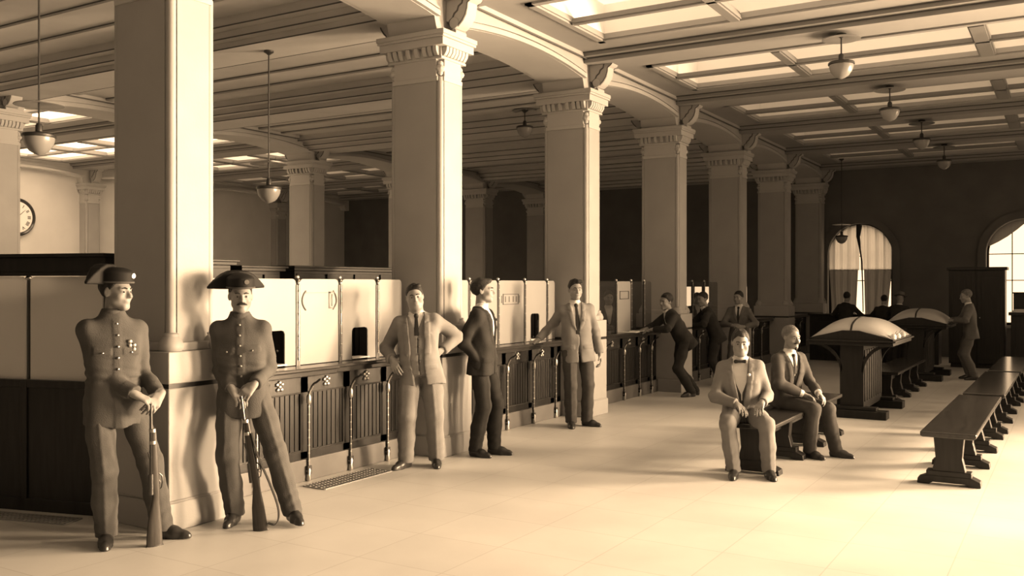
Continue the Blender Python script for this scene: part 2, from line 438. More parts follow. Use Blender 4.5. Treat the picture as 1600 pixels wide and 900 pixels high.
# ------------------------------------------------------------------ columns
CW, CD, NT = XF - XB, .385, .058      # shaft size and corner notch
def notched(x0, x1, y0, y1, n):
    return [(x0 + n, y0), (x1 - n, y0), (x1 - n, y0 + n), (x1, y0 + n), (x1, y1 - n), (x1 - n, y1 - n), (x1 - n, y1), (x0 + n, y1), (x0 + n, y1 - n), (x0, y1 - n), (x0, y0 + n), (x0 + n, y0 + n)]
def make_column(name):
    """origin: near hall corner of the shaft, on the floor"""
    root = thing(name)
    x0, x1, y0, y1 = -CW, 0, 0, CD
    p = MB()
    p.box(x0 - .075, x1 + .075, y0 - .075, y1 + .075, 0, .19)
    p.prism([(x0 - .075, .19), (x0 - .06, .205), (x1 + .06, .205), (x1 + .075, .19)], y0 - .06, y1 + .06, 'y')
    p.box(x0 - .06, x1 + .06, y0 - .06, y1 + .06, .2, .955)
    p.box(x0 - .06, x1 + .06, y0 - .06, y1 + .06, .985, 1.2)
    # shoulders under the flat faces
    p.box(x0 - .03, x1 + .03, y0 + .075, y1 - .075, 1.2, 1.26); p.box(x0 + .075, x1 - .075, y0 - .03, y1 + .03, 1.2, 1.26)
    p.build('plinth', M['stone'], root, bevel=.008)
    MB().box(x0 - .055, x1 + .055, y0 - .055, y1 + .055, .955, .985).build('string_course', M['wood'], root, smooth=0)
    s = MB().prism(notched(x0, x1, y0, y1, NT), 1.2, 3.64, 'z')
    s.build('shaft', M['stone'], root, smooth=0)
    for cx, cy in ((x0 + .035, y0 + .035), (x1 - .035, y0 + .035), (x0 + .035, y1 - .035), (x1 - .035, y1 - .035)):
        c = MB().lathe([(.034, 1.30), (.034, 3.66)], (cx, cy, 0), 14)
        co = c.build('colonnette', M['stone'], root)
        MB().lathe([(.07, 1.195), (.082, 1.215), (.085, 1.235), (.074, 1.268), (.056, 1.292), (.05, 1.30), (.054, 1.315), (.036, 1.325)], (cx, cy, 0), 18).build('foot', M['stone_base'], co)
    cp = MB()
    # collar, neck block, rosettes, bracket frieze, stepped abacus
    cp.prism(notched(x0 - .012, x1 + .012, y0 - .012, y1 + .012, NT - .01), 3.62, 3.665, 'z')
    cp.prism(notched(x0 - .006, x1 + .006, y0 - .006, y1 + .006, NT), 3.66, 3.84, 'z')
    for cx, cy in ((x0 + .03, y0 + .03), (x1 - .03, y0 + .03), (x0 + .03, y1 - .03), (x1 - .03, y1 - .03)):
        cp.ball((cx, cy, 3.74), (.052, .052, .04), 8, 6); cp.ball((cx, cy, 3.70), .028, 8, 6); cp.ball((cx, cy, 3.785), .034, 8, 6)
    cp.box(x0 - .018, x1 + .018, y0 - .018, y1 + .018, 3.83, 3.855)
    cp.box(x0 - .01, x1 + .01, y0 - .01, y1 + .01, 3.85, 3.95)
    def br(x, y, dx, dy):
        # a small corbel: narrow foot, projecting head
        w = .022
        prof = [(0, 3.855), (.022, 3.86), (.05, 3.90), (.055, 3.945), (0, 3.945)]
        if dx: cp.prism([(x + dx * a, z) for a, z in prof], y - w, y + w, 'y')
        else: cp.prism([(y + dy * a, z) for a, z in prof], x - w, x + w, 'x')
    for f in (.035, .1, .165, .26, .36, .455, .52, .585):
        br(x0 + f, y0 - .01, 0, -1); br(x0 + f, y1 + .01, 0, 1)
    for f in (.03, .085, .14, .1925, .245, .30, .355):
        br(x0 - .01, y0 + f, -1, 0); br(x1 + .01, y0 + f, 1, 0)
    for g, za, zb in ((.075, 3.945, 4.02), (.092, 4.02, 4.045), (.10, 4.045, 4.09)):
        cp.box(x0 - g, x1 + g, y0 - g, y1 + g, za, zb)
    cp.build('capital', M['plaster'], root, bevel=.004)
    for s, xs_ in ((1, x1 - .02), (-1, x0 + .02)):
        prof = [(0, 4.50), (.33, 4.50), (.335, 4.43), (.30, 4.385), (.26, 4.37), (.255, 4.32), (.24, 4.25), (.20, 4.19), (.15, 4.145), (.10, 4.135), (.055, 4.155), (.04, 4.20), (0, 4.21)]
        c = MB().prism([(xs_ + s * a, z) for a, z in prof], y0 + .11, y1 - .11, 'y')
        c.tube([(xs_ + s * .10, y0 + .10, 4.185), (xs_ + s * .10, y1 - .10, 4.185)], .055, 14)
        c.tube([(xs_ + s * .10, y0 + .10, 4.10), (xs_ + s * .10, y1 - .10, 4.10)], .028, 10)
        c.build('console', M['plaster'], root, bevel=.006)
        for yy in (y0 + .108, y1 - .112):
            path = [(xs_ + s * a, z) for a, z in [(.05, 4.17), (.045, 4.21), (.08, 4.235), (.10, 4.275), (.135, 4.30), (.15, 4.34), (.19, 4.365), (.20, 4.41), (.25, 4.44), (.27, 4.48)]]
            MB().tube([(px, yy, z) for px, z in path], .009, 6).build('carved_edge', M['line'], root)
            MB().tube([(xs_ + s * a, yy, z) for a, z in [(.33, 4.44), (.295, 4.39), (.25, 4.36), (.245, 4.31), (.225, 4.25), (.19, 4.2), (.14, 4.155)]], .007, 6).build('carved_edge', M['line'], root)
    return root
col0 = make_column('stone_column')
G1, G2 = 'columns along the bank counter', 'columns behind the offices'
first = ['pale stone column nearest the camera, behind the two uniformed guards', 'pale stone column behind the stout man in the light suit',
         'pale stone column behind the man whose hand rests on the counter', 'pale stone column beside the man slumped over the counter',
         'dim stone column behind the two men standing by the far counter', 'dim stone column past the far counter, second from the far wall', 'dim stone column against the dark far wall']
for k in range(0, 7):
    o = col0 if k == 0 else dup(col0)
    o.location = (XF, Y0(k), 0); tag(o, first[k], 'column', G1)
second = {1: 'inner column in shade beside the wall clock', 2: 'inner column whose capital peeks out beside the nearest stone column', 3: 'inner column seen beyond the hanging office lamp, front face lit',
          4: 'inner column peeking out beside the column behind the stout man', 5: 'inner column seen over the second run of glass screens', 6: 'inner column against the office end wall'}
for k in range(1, 7):
    o = dup(col0, (XR2F, Y0(k), 0), label=second[k], group=G2); o['category'] = 'column'
back = {2: 'wall pilaster just behind the wall clock', 3: 'wall pilaster to the right of the wall clock', 4: 'wall pilaster at the middle of the pale back wall', 5: 'wall pilaster at the far end of the pale back wall'}
for k in (3, 5):
    o = dup(col0, (XBACK + .26, Y0(k) + .26, 0), label=back[k], group='pilasters on the back wall'); o.name = 'wall_pilaster'; o['category'] = 'pilaster'
# ------------------------------------------------------------------ counters and glass screens
CX = -5.56          # counter front
CT = .965           # counter top height
def ornate_rod(root, x, y, tall=True):
    r = MB()
    pts = [(x, y, .02), (x, y, .70)] + [(x + .06 * (1 - math.cos(t)), y + .035 * math.sin(t), .70 + .13 * math.sin(t)) for t in [PI / 2 * i / 6 for i in range(1, 7)]] + [(x + .10, y + .04, .86)]
    r.tube(pts, .0095, 8)
    r.box(x - .035, x + .02, y - .022, y + .022, .06, .13)
    o = r.build('bracket_rod', M['iron'], root)
    b = MB()
    b.tube([(x + .009, y, .10), (x + .009, y, .66)], .005, 6)
    for i in range(8): b.ball((x + .006, y, .17 + i * .065), .0098, 8, 6)
    b.lathe([(.012, .645), (.021, .66), (.021, .71), (.012, .73)], (x + .006, y, 0), 10)
    b.lathe([(.018, 0.0), (.024, .02), (.018, .05), (.024, .09), (.012, .12)], (x + .004, y, 0), 10)
    b.tube([(x + .006, y, .72), (x + .012, y + .012, .76), (x + .03, y + .028, .80)], .007, 6)
    b.build('brass_bead', M['brass'], o)
def make_counter(ya, yb, rods, label, tops):
    root = thing('bank_counter', (0, 0, 0), 0, label, 'counter', 'bank counters between the columns')
    root.location = (CX, ya, 0)
    L_ = yb - ya
    def bx(m, x0, x1, y0, y1, z0, z1): m.box(x0 - CX, x1 - CX, y0 - ya, y1 - ya, z0, z1)
    bd = MB(); bx(bd, CX - .40, CX - .02, ya, yb, .18, .905)
    # boarded front between stiles
    ed = sorted([ya + .03] + list(rods) + [yb - .03])
    for u in ed: bx(bd, CX - .03, CX, u - .045, u + .045, .18, .9)
    bx(bd, CX - .03, CX, ya, yb, .18, .245); bx(bd, CX - .03, CX, ya, yb, .74, .9)
    y = ya
    while y < yb - .03:
        bx(bd, CX - .03, CX - .012, y + .004, y + .05, .24, .75); y += .056
    bd.build('front_panel', M['wood'], root, smooth=0, bevel=.003)
    for i in range(len(ed) - 1):
      for za, zb in ((.245, .262), (.735, .75)):
        mo = MB(); bx(mo, CX - .012, CX + .008, ed[i] + .05, ed[i + 1] - .05, za, zb)
        mo.build('moulding', M['woodtop'], root, smooth=0, bevel=.002)
    kb = MB(); bx(kb, CX - .36, CX + .035, ya, yb, 0, .185); kb.build('kick_board', M['kick'], root, smooth=0, bevel=.006)
    for t0, t1, ov in tops:
        t = MB(); bx(t, CX - .42, CX + ov, t0, t1, CT - .03, CT); bx(t, CX - .40, CX + ov - .03, t0 + .004, t1 - .004, CT - .075, CT - .03)
        t.build('counter_top', M['woodtop'], root, smooth=0, bevel=.008)
    for u in rods: ornate_rod(root, .045, u - ya)
    for i in range(len(ed) - 1):
        if ed[i + 1] - ed[i] < .4: continue
        u = (ed[i] + ed[i + 1]) / 2 - ya
        q = MB()
        for dy, dz in ((0, 0), (.028, .02), (-.028, .02), (.02, -.022), (-.02, -.022), (0, .036)): q.ball((.008, u + dy, .815 + dz), (.012, .017, .017), 8, 6)
        q.build('rosette', M['brass'], root)
    return root
def pane_poly(y0, y1, z0, z1, r=.045, hole=None):
    pts = [(y0, z0)]
    if hole:
        h0, h1, ht = hole
        pts += [(h0, z0), (h0, ht - .03), (h0 + .012, ht - .008), (h0 + .035, ht), (h1 - .035, ht), (h1 - .012, ht - .008), (h1, ht - .03), (h1, z0)]
    pts += [(y1, z0)]
    pts += [(y1 - r + r * math.cos(t), z1 - r + r * math.sin(t)) for t in [PI / 2 * i / 5 for i in range(6)]]
    pts += [(y0 + r - r * math.sin(t), z1 - r + r * math.cos(t)) for t in [PI / 2 * i / 5 for i in range(6)]]
    return pts
SX = -5.64
def post_mb(x, y, z1=1.70):
    p = MB().lathe([(.013, CT), (.013, z1 - .02), (.017, z1 - .01), (.006, z1 + .012)], (x, y, 0), 10)
    p.box(x - .012, x + .012, y - .022, y + .022, CT, z1 - .05)
    return p
def make_screen(ya, posts, panes, label, frames=()):
    """panes: list of (y0,y1,material,hole)"""
    root = thing('glass_screen', (SX, ya, 0), 0, label, 'screen', 'glass screens on the bank counters')
    for y in posts:
        o = post_mb(0, y - ya).build('post', M['iron'], root)
        b = MB()
        for i in range(8):
            z = CT + .06 + i * .095
            b.ball((.017, y - ya, z), .0085, 8, 6)
        b.tube([(.017, y - ya, CT + .04), (.017, y - ya, 1.67), (0, y - ya, 1.71)], .003, 6); b.ball((0, y - ya, 1.715), .019, 8, 6); b.ball((.012, y - ya, 1.665), .013, 8, 6)
        b.build('brass_stud', M['brass'], o)
    for y0, y1, m_, hole in panes:
        hl = None if not hole else (hole[0] - ya, hole[1] - ya, hole[2])
        p = MB().prism(pane_poly(y0 - ya, y1 - ya, CT + .005, 1.70, hole=hl), -.005, .005, 'x')
        po = p.build('pane', m_, root, smooth=0)
        if hole:
            MB().box(-.10, .02, hl[0] - .01, hl[1] + .01, CT + .012, CT + .024).build('ledge', M['paper'], po, smooth=0)
    for y0, y1, z0, z1, kind in frames:
        a, c = y0 - ya, y1 - ya
        f = MB(); t = .009
        if kind == 'pill':
            for s in (0, 1):
                yy = a if s == 0 else c; sg = 1 if s == 0 else -1
                f.tube([(.009, yy + sg * .045 * (abs(q) ** 2), (z0 + z1) / 2 + q * (z1 - z0) / 2 * 1.1) for q in (-1, -.66, -.33, 0, .33, .66, 1)], .006, 6)
            f.box(.005, .010, c - .10, c - .035, z1 - .016, z1); f.box(.005, .010, c - .09, c - .03, z0, z0 + .014)
            f.box(.005, .010, c - .098, c - .078, z0, z1); f.box(.005, .010, c - .062, c - .052, z0 + .02, z1 - .02)
            f.box(.005, .0075, a + .05, c - .11, z1 - .012, z1 - .006)
        else:
            f.box(.005, .012, a, c, z1 - t, z1); f.box(.005, .012, a, c, z0, z0 + t); f.box(.005, .012, a, a + t, z0, z1); f.box(.005, .012, c - t, c, z0, z1)
            if kind == 'marks':
                w = c - a
                for q in (.16, .40, .66, .86): f.box(.005, .009, a + w * q - .007, a + w * q + .007, z0 + .03, z1 - .03)
                f.box(.005, .009, a - .03, a - .02, z0 + .02, z1 - .02); f.box(.005, .009, c + .02, c + .03, z0 + .02, z1 - .02)
        f.build('sign_frame', M['kick'] if kind != 'plain' else M['iron'], root, smooth=0)
    return root
F = M['frost']; GL = M['glass']
def yr(k): return Y0(k) + CD + .078, Y0(k + 1) - .078
a, c = yr(0)
make_counter(a, c, [5.22, 5.80, 6.33, 6.85], 'dark panelled counter behind the second guard and the stout man', [(a, 6.06, .17), (6.06, c, .12)])
make_screen(a, [5.22, 5.80, 6.33, 6.85], [(a, 5.20, F, None), (5.24, 5.78, F, (5.43, 5.65, 1.27)), (5.82, 6.31, F, None), (6.35, 6.83, F, (6.49, 6.71, 1.26)), (6.87, c, F, None)],
            'frosted glass screen with two teller openings beside the second guard', [(5.85, 6.28, 1.44, 1.59, 'pill')])
a, c = yr(1)
make_counter(a, c, [8.41, 9.0, 9.60, 10.15], 'dark panelled counter with brass studded rods behind the man in profile', [(a, 9.62, .17), (9.62, c, .12)])
make_screen(a, [8.41, 9.0, 9.60, 10.15], [(a, 8.39, F, None), (8.43, 8.98, F, None), (9.02, 9.58, F, None), (9.62, 10.13, F, (9.74, 9.95, 1.30)), (10.17, c, F, None)],
            'frosted glass screen with a framed notice beside the man in profile', [(9.10, 9.45, 1.42, 1.545, 'marks')])
a, c = yr(2)
make_counter(a, c, [11.55, 12.2, 12.75, 13.2], 'dark panelled counter under the clear glass screen with one pale pane', [(a, c, .12)])
make_screen(a, [11.5, 12.2, 12.72, 13.2], [(a, 11.48, GL, None), (11.52, 12.18, GL, None), (12.22, 12.70, F, None), (12.74, 13.18, GL, None), (13.22, c, GL, None)],
            'clear glass screen with one pale frosted pane', [(12.31, 12.62, 1.44, 1.56, 'plain')])
a, c = yr(3)
make_counter(a, c, [14.7, 15.3, 15.9], 'dark counter behind the group of men by the far columns', [(a, c, .12)])
make_screen(a, [14.7, 15.3, 15.9], [(a, 14.68, GL, None), (14.72, 15.28, GL, None), (15.32, 15.88, GL, None), (15.92, c, GL, None)], 'clear glass screen behind the group of men by the far columns')
a, c = yr(4)
make_counter(a, c, [17.8, 18.4, 19.0], 'dark counter run just beyond the group of standing men', [(a, c, .12)])
a, c = yr(5)
make_counter(a, c, [20.9, 21.5, 22.1], 'dark counter run closest to the far wall', [(a, c, .12)])

# partition running back from the first column
PA = Vector((-5.93, 4.20, 0)); PD = Vector((-.76, -.21, 0)).normalized(); prz = math.atan2(PD.y, PD.x)
pt = thing('wooden_partition', PA, prz, 'dark wooden partition with frosted panes behind the first guard', 'partition')
LW = 4.2
b_ = MB().box(0, LW, -.04, .04, .0, .945).box(0, LW, -.055, .055, 0, .09)
for u in (0.02, .69, 1.36, 2.03, 2.7, 3.37): b_.box(u - .03, u + .03, -.055, .055, .05, .94)
b_.box(0, LW, -.05, .05, .9, .955)
b_.build('lower_panel', M['wood'], pt, smooth=0, bevel=.004)
for i in range(6):
    u0, u1 = .04 + .67 * i, .67 + .67 * i
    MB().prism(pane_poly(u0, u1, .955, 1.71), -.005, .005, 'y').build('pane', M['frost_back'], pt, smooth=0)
MB().box(-.02, LW, -.05, .05, 1.735, 1.85).box(-.04, LW, -.09, .09, 1.85, 1.875).box(-.03, LW, -.065, .065, 1.715, 1.74).build('cornice', M['desk_wood'], pt, smooth=0, bevel=.004)
for i in range(6):
    u = .02 + .67 * i
    o = MB().tube([(u, 0, .95), (u, 0, 1.70)], .012, 8).build('post', M['iron'], pt)
    MB().ball((u, .0, 1.70), (.018, .03, .018), 8, 6).build('brass_stud', M['brass'], o)

# long cupboards standing behind the screens
def cupboard(x0, x1, y0, y1, h, label, name='record_cupboard', rz=0, doors=2, grp=None, origin=None):
    root = thing(name, (x0, y0, 0), rz, label, 'cupboard', grp)
    w, d = x1 - x0, y1 - y0
    MB().box(0, w, 0, d, .06, h - .05).box(.02, w - .02, .02, d - .02, 0, .06).build('body', M['desk_wood'], root, smooth=0, bevel=.004)
    MB().box(-.04, w + .04, -.04, d + .04, h - .05, h - .02).box(-.06, w + .06, -.06, d + .06, h - .02, h).build('cornice', M['desk_wood'], root, smooth=0, bevel=.004)
    n = max(1, doors)
    for i in range(n):
        q0, q1 = d * i / n + .02, d * (i + 1) / n - .02
        do = MB().box(w, w + .02, q0, q1, .1, h - .08).box(w + .02, w + .028, q0 + .06, q1 - .06, .2, h - .2).build('door', M['desk_wood'], root, smooth=0, bevel=.003)
        MB().ball((w + .035, q1 - .05, h * .55), .014, 8, 6).build('knob', M['brass'], do)
    return root
GC = 'cupboards behind the glass screens'
cupboard(-7.1, -6.65, 5.40, 5.98, 1.88, 'tall dark cupboard showing over the glass right of the first column', grp=GC)
cupboard(-7.1, -6.65, 6.12, 6.60, 1.83, 'low dark cupboard top showing behind the second guard', grp=GC)
cupboard(-7.1, -6.6, 6.75, 8.9, 1.84, 'long dark cupboard top showing above the paired teller windows', grp=GC, doors=5)
cupboard(-7.6, -7.1, 13.6, 15.4, 1.62, 'dark cupboard behind the clear glass screen', grp=GC, doors=3)
cupboard(-7.4, -6.9, 9.1, 12.6, 1.60, 'long dark cupboard behind the middle glass screens', grp=GC, doors=6)

# ------------------------------------------------------------------ floor grates
def grate(loc, rz, L_, W_, label):
    root = thing('floor_grate', loc, rz, label, 'grate', 'iron floor grates')
    MB().box(0, L_, 0, W_, .001, .003).build('pit', M['grate_pit'], root, smooth=0)
    g = MB()
    n = int(L_ / .035)
    for i in range(n + 1): g.box(L_ * i / n - .006, L_ * i / n + .006, 0, W_, .002, .009)
    for q in (0, .25, .5, .75, 1): g.box(0, L_, W_ * q - .006, W_ * q + .006, .002, .009)
    g.build('bars', M['grate'], root, smooth=0)
grate((-5.16, 5.62, 0), PI / 2, .85, .24, 'iron floor grate in front of the counter by the stout man')
grate((-5.98, 4.03, 0), prz, 1.9, .17, 'iron floor grate along the foot of the dark partition')

# ------------------------------------------------------------------ benches
def make_bench(L_):
    root = thing('wooden_bench')
    W = .42
    MB().prism([(-W / 2, .405), (-W / 2 + .02, .395), (W / 2 - .02, .395), (W / 2, .405), (W / 2, .44), (-W / 2, .44)], 0, L_, 'y').build('seat', M['woodtop'], root, smooth=0, bevel=.008)
    n = max(2, int(round(L_ / 1.0)) + 1)
    ys = [.12 + (L_ - .24) * i / (n - 1) for i in range(n)]
    for y in ys:
        # pedestal end: tapered board on a stepped foot
        p = MB().prism([(-.13, .10), (-.10, .22), (-.115, .395), (.115, .395), (.10, .22), (.13, .10)], y - .05, y + .05, 'y')
        p.box(-.17, .17, y - .06, y + .06, .06, .115)
        p.prism([(-.24, 0), (-.235, .045), (-.17, .075), (.17, .075), (.235, .045), (.24, 0), (.15, 0), (.12, .02), (-.12, .02), (-.15, 0)], y - .065, y + .065, 'y')
        p.build('leg', M['wood'], root, smooth=0, bevel=.006)
    MB().box(-.03, .03, ys[0], ys[-1], .28, .36).build('stretcher', M['wood'], root, smooth=0, bevel=.004)
    return root
GB = 'long wooden benches'
b1 = make_bench(3.0); b1.location = (-.89, 8.33, 0); tag(b1, 'dark polished bench nearest the camera, empty', 'bench', GB)
dup(b1, (-.87, 11.55, 0), label='empty polished bench directly behind the nearest empty bench', group=GB)
dup(b1, (-.85, 14.75, 0), label='third bench back in the empty row, top catching window light', group=GB)
b2 = make_bench(2.75); b2.location = (-2.42, 7.98, 0); tag(b2, 'dark bench on which the two men sit', 'bench', GB)
dup(b2, (-2.3, 13.75, 0), label='dark bench between the two writing desks', group=GB)

# ------------------------------------------------------------------ writing desks with white domed tops
def make_desk(name):
    root = thing(name)
    W, L_ = .50, 1.45
    t = MB()
    gab = [(-W, .93), (-W, .985), (-.2, 1.06), (-.1, 1.085), (.1, 1.085), (.2, 1.06), (W, .985), (W, .93)]
    t.prism(gab, 0, .05, 'y').prism(gab, L_ - .05, L_, 'y')
    t.box(-W, W, 0, L_, .90, .945); t.box(-W - .03, W + .03, -.03, L_ + .03, .945, .965)
    t.box(-W, -W + .04, 0, L_, .93, .985); t.box(W - .04, W, 0, L_, .93, .985)
    t.build('desk_top', M['desk_wood'], root, smooth=0, bevel=.006)
    rings = []
    nY, nX = 18, 21
    vs = []; fs = []
    for j in range(nY + 1):
        v = j / nY; y = .03 + (L_ - .06) * v
        ry = .085 + .16 * math.sin(PI * v) ** .42
        for i in range(nX):
            u = -1 + 2 * i / (nX - 1)
            z = .985 + ry * (1 - abs(u) ** 3.0)
            vs.append((u * (W - .015), y, z))
    n1 = len(vs)
    vs += [(x, y, .95) for x, y, z in vs]
    for j in range(nY):
        for i in range(nX - 1):
            a = j * nX + i
            fs.append((a, a + 1, a + nX + 1, a + nX)); fs.append((n1 + a, n1 + a + nX, n1 + a + nX + 1, n1 + a + 1))
    for j in range(nY):
        a = j * nX; fs.append((a, a + nX, n1 + a + nX, n1 + a)); a += nX - 1; fs.append((a, n1 + a, n1 + a + nX, a + nX))
    for i in range(nX - 1):
        a = i; fs.append((a, n1 + a, n1 + a + 1, a + 1)); a = nY * nX + i; fs.append((a, a + 1, n1 + a + 1, n1 + a))
    MB().add(vs, fs).build('writing_surface', M['deskwhite'], root, smooth=60)
    rd = MB()
    for j in range(nY):
        y0 = .03 + (L_ - .06) * j / nY; y1 = .03 + (L_ - .06) * (j + 1) / nY
        z0, z1 = [.985 + .085 + .16 * math.sin(PI * q / nY) ** .42 for q in (j, j + 1)]
        rd.loft([[(-.012, y0, z0 - .02), (.012, y0, z0 - .02), (.012, y0, z0 + .008), (-.012, y0, z0 + .008)], [(-.012, y1, z1 - .02), (.012, y1, z1 - .02), (.012, y1, z1 + .008), (-.012, y1, z1 + .008)]])
    rd.build('ridge_strip', M['desk_wood'], root, smooth=0)
    b = MB().box(-.14, .14, .10, L_ - .10, .10, .9)
    y = .14
    while y < L_ - .18:
        b.box(.138, .152, y, y + .10, .2, .84); b.box(-.152, -.138, y, y + .10, .2, .84); y += .15
    b.build('pedestal', M['desk_wood'], root, smooth=0, bevel=.004)
    for yy in (.10, L_ - .16):
        for s in (-1, 1):
            cur = [(s * (.14 + .33 * (1 - math.cos(t))), .55 + .34 * math.sin(t)) for t in [PI / 2 * i / 10 for i in range(11)]]
            cu2 = [(x - s * .028, z + .03) for x, z in cur]
            MB().prism(cur + [(s * .47, .92), (s * .42, .92)] + cu2[::-1][1:], yy, yy + .06, 'y').build('bracket', M['desk_wood'], root)
    for yy in (.0, L_ - .22):
        MB().box(-.42, .42, yy, yy + .22, 0, .10).box(-.30, .30, yy + .03, yy + .19, .10, .14).build('foot', M['desk_wood'], root, smooth=0, bevel=.008)
    return root
d1 = make_desk('writing_desk'); d1.location = (-2.38, 12.0, 0); tag(d1, 'dark double writing desk with pale domed top behind the two seated men', 'desk', 'public writing desks')
dup(d1, (-2.36, 17.3, 0), label='dark double writing desk at which the light suited man stands', group='public writing desks')
def inkwell(loc, label):
    root = thing('inkwell', loc, 0, label, 'inkwell', 'inkwells on the nearest desk')
    MB().lathe([(.033, 0), (.036, .04), (.024, .05), (.024, .06), (.0, .062)], n=14).build('pot', M['paper'], root)
    MB().tube([(.0, 0, .03), (.03, .05, .10)], [.003, .002], 6).build('pen', M['woodtop'], root)
for i, y in enumerate((.10, .42, .80)):
    inkwell((-2.38 + .487, 12.0 + y, .988), ['white inkwell at the corner of the desk edge', 'second white inkwell along the desk edge', 'white inkwell furthest along the desk edge'][i])

# ------------------------------------------------------------------ far furniture
def far_cab(name, x, y, w, d, h, label, cat):
    root = thing(name, (x, y, 0), 0, label, cat)
    MB().box(0, w, 0, d, .08, h - .06).box(.03, w - .03, .03, d, 0, .08).build('body', M['wood'], root, smooth=0, bevel=.005)
    MB().box(-.04, w + .04, -.04, d, h - .06, h).build('cornice', M['wood'], root, smooth=0, bevel=.006)
    for i in range(2):
        q0, q1 = w * i / 2 + .02, w * (i + 1) / 2 - .02
        do = MB().box(q0, q1, -.02, 0, .1, h - .08).box(q0 + .06, q1 - .06, -.028, -.02, .2, h - .18).build('door', M['wood'], root, smooth=0, bevel=.003)
        MB().ball(((q1 - .04) if i == 0 else (q0 + .04), -.04, h * .5), .014, 8, 6).build('knob', M['brass'], do)
    return root
far_cab('tall_cabinet', -2.17, 20.5, 1.0, .5, 2.0, 'tall dark cabinet standing before the bright arched window', 'cabinet')
far_cab('low_cabinet', -1.06, 20.3, 2.2, .55, 1.12, 'low dark cabinet under the bright arched window, papers on top', 'cabinet')
for i, (x, y, rz, w) in enumerate(((-1.04, 20.30, .1, .26),)):
    q = MB()
    for j in range(4): q.box(-w / 2 + .01 * j, w / 2 - .004 * j, -.11 + .004 * j, .11, j * .015, j * .015 + .013)
    o = q.build('paper_stack', M['paper'], smooth=0); o.location = (x + w / 2, y + .1, 1.12); o.rotation_euler = (0, 0, rz)
    tag(o, 'stack of white papers on the low cabinet in front of the box', 'papers')
bx_ = MB().box(0, .34, 0, .25, 0, .36).box(-.015, .355, -.015, .265, .36, .385).box(.03, .31, -.008, 0, .04, .32)
o = bx_.build('wooden_box', M['wood'], smooth=0, bevel=.004); o.location = (-1.03, 20.56, 1.12); tag(o, 'dark wooden box on the low cabinet against the bright window', 'box')
# long low counter across the far wall below the curtained window
fc = thing('low_counter', (-5.0, 20.9, 0), 0, 'dark low counter below the curtained arched window', 'counter')
MB().box(0, 2.6, 0, .5, 0, .98).build('body', M['wood'], fc, smooth=0, bevel=.004)
MB().box(-.03, 2.63, -.05, .52, .98, 1.02).build('counter_top', M['woodtop'], fc, smooth=0, bevel=.006)
q = MB()
for i in range(5): q.box(.1 + .5 * i, .5 + .5 * i, -.015, 0, .15, .85)
q.build('front_panel', M['wood'], fc, smooth=0, bevel=.003)

# curtains of the first far window
def curtain(xa, xb, z0, z1, m_, top=None, amp=.03, n=60, freq=30, tie=None):
    vs = []; fs = []; rows = 14
    for j in range(rows + 1):
        v = j / rows
        for i in range(n + 1):
            u = i / n; x = xa + (xb - xa) * u
            zt = z1 if top is None else top(x)
            z = z0 + (zt - z0) * v
            xx = x
            if tie: xx = tie(x, v)
            vs.append((xx, amp * math.sin(freq * x + .6 * math.sin(5 * x)) + .4 * amp * math.sin(2.3 * freq * x), z))
    for j in range(rows):
        for i in range(n):
            a = j * (n + 1) + i; fs.append((a, a + 1, a + n + 2, a + n + 1))
    return MB().add(vs, fs)
def arch_top(x):
    t = (x + 4.41) / .72; return 2.36 + .74 * math.sqrt(max(0, 1 - min(1, t * t))) - .01
YW = YFAR + .04
for s, xa, xb, lab in ((0, -5.12, -4.45, 'left half of the net curtain in the arched window'), (1, -4.33, -3.70, 'right half of the net curtain in the arched window')):
    root = thing('net_curtain', (0, YW, 0), 0, lab, 'curtain', 'curtains of the far window')
    tie_lo = lambda x, v, s=s: (x + (.07 - .13 * (x + 5.12) / .67) * (1 - v)) if s == 0 else (x + (.03 - .15 * (x + 4.33) / .63) * (1 - v))
    lo = curtain(xa, xb, .8, 2.02, M['curtain'], tie=tie_lo).build('lower_curtain', M['curtain'], root, smooth=60)
    up = curtain(-5.12 if s == 0 else -4.40, -4.42 if s == 0 else -3.70, 2.0, 3, M['curtain_lace'], top=arch_top).build('lace_valance', M['curtain_lace'], root, smooth=60)
    for o in (lo, up):
        md = o.modifiers.new('thickness', 'SOLIDIFY'); md.thickness = .004
for s in (0, 1):
    a_, c_ = SWAG; mid_ = (a_ + c_) / 2
    arc = arch_pts(a_ + .02, c_ - .02, 2.36, .735, 40)
    arc = [p for p in arc if p[0] <= mid_ + .01 and p[1] > 2.5]
    poly = arc + [(arc[0][0] + .02 + (arc[-1][0] - arc[0][0]) * t, arc[0][1] - .02 + (arc[-1][1] - arc[0][1] - .03) * t - .05 * math.sin(PI * t)) for t in (.95, .75, .5, .25, .02)]
    if s: poly = [(2 * mid_ - x, z) for x, z in poly]
    sw = MB().prism(poly, YFAR + .05, YFAR + .075, 'y')
    tag(sw.build('drawn_curtain', M['curtain'], smooth=0), ['grey curtain drawn up along the arch of the uncovered bright window', 'matching drawn curtain on the other half of the uncovered bright window'][s], 'curtain', 'drawn curtains of the bright window')
cd = MB().tube([(-4.42, YFAR - .02, 3.08), (-4.44, YFAR - .03, 2.8), (-4.40, YFAR - .03, 2.5), (-4.36, YFAR - .02, 2.2), (-4.34, YFAR - .02, 1.6), (-4.33, YFAR - .02, 1.0)], [.07, .045, .02, .018, .015, .012], 8)
tag(cd.build('curtain_cord', M['tie']), 'dark gathered cord hanging down the middle of the curtained window', 'cord')

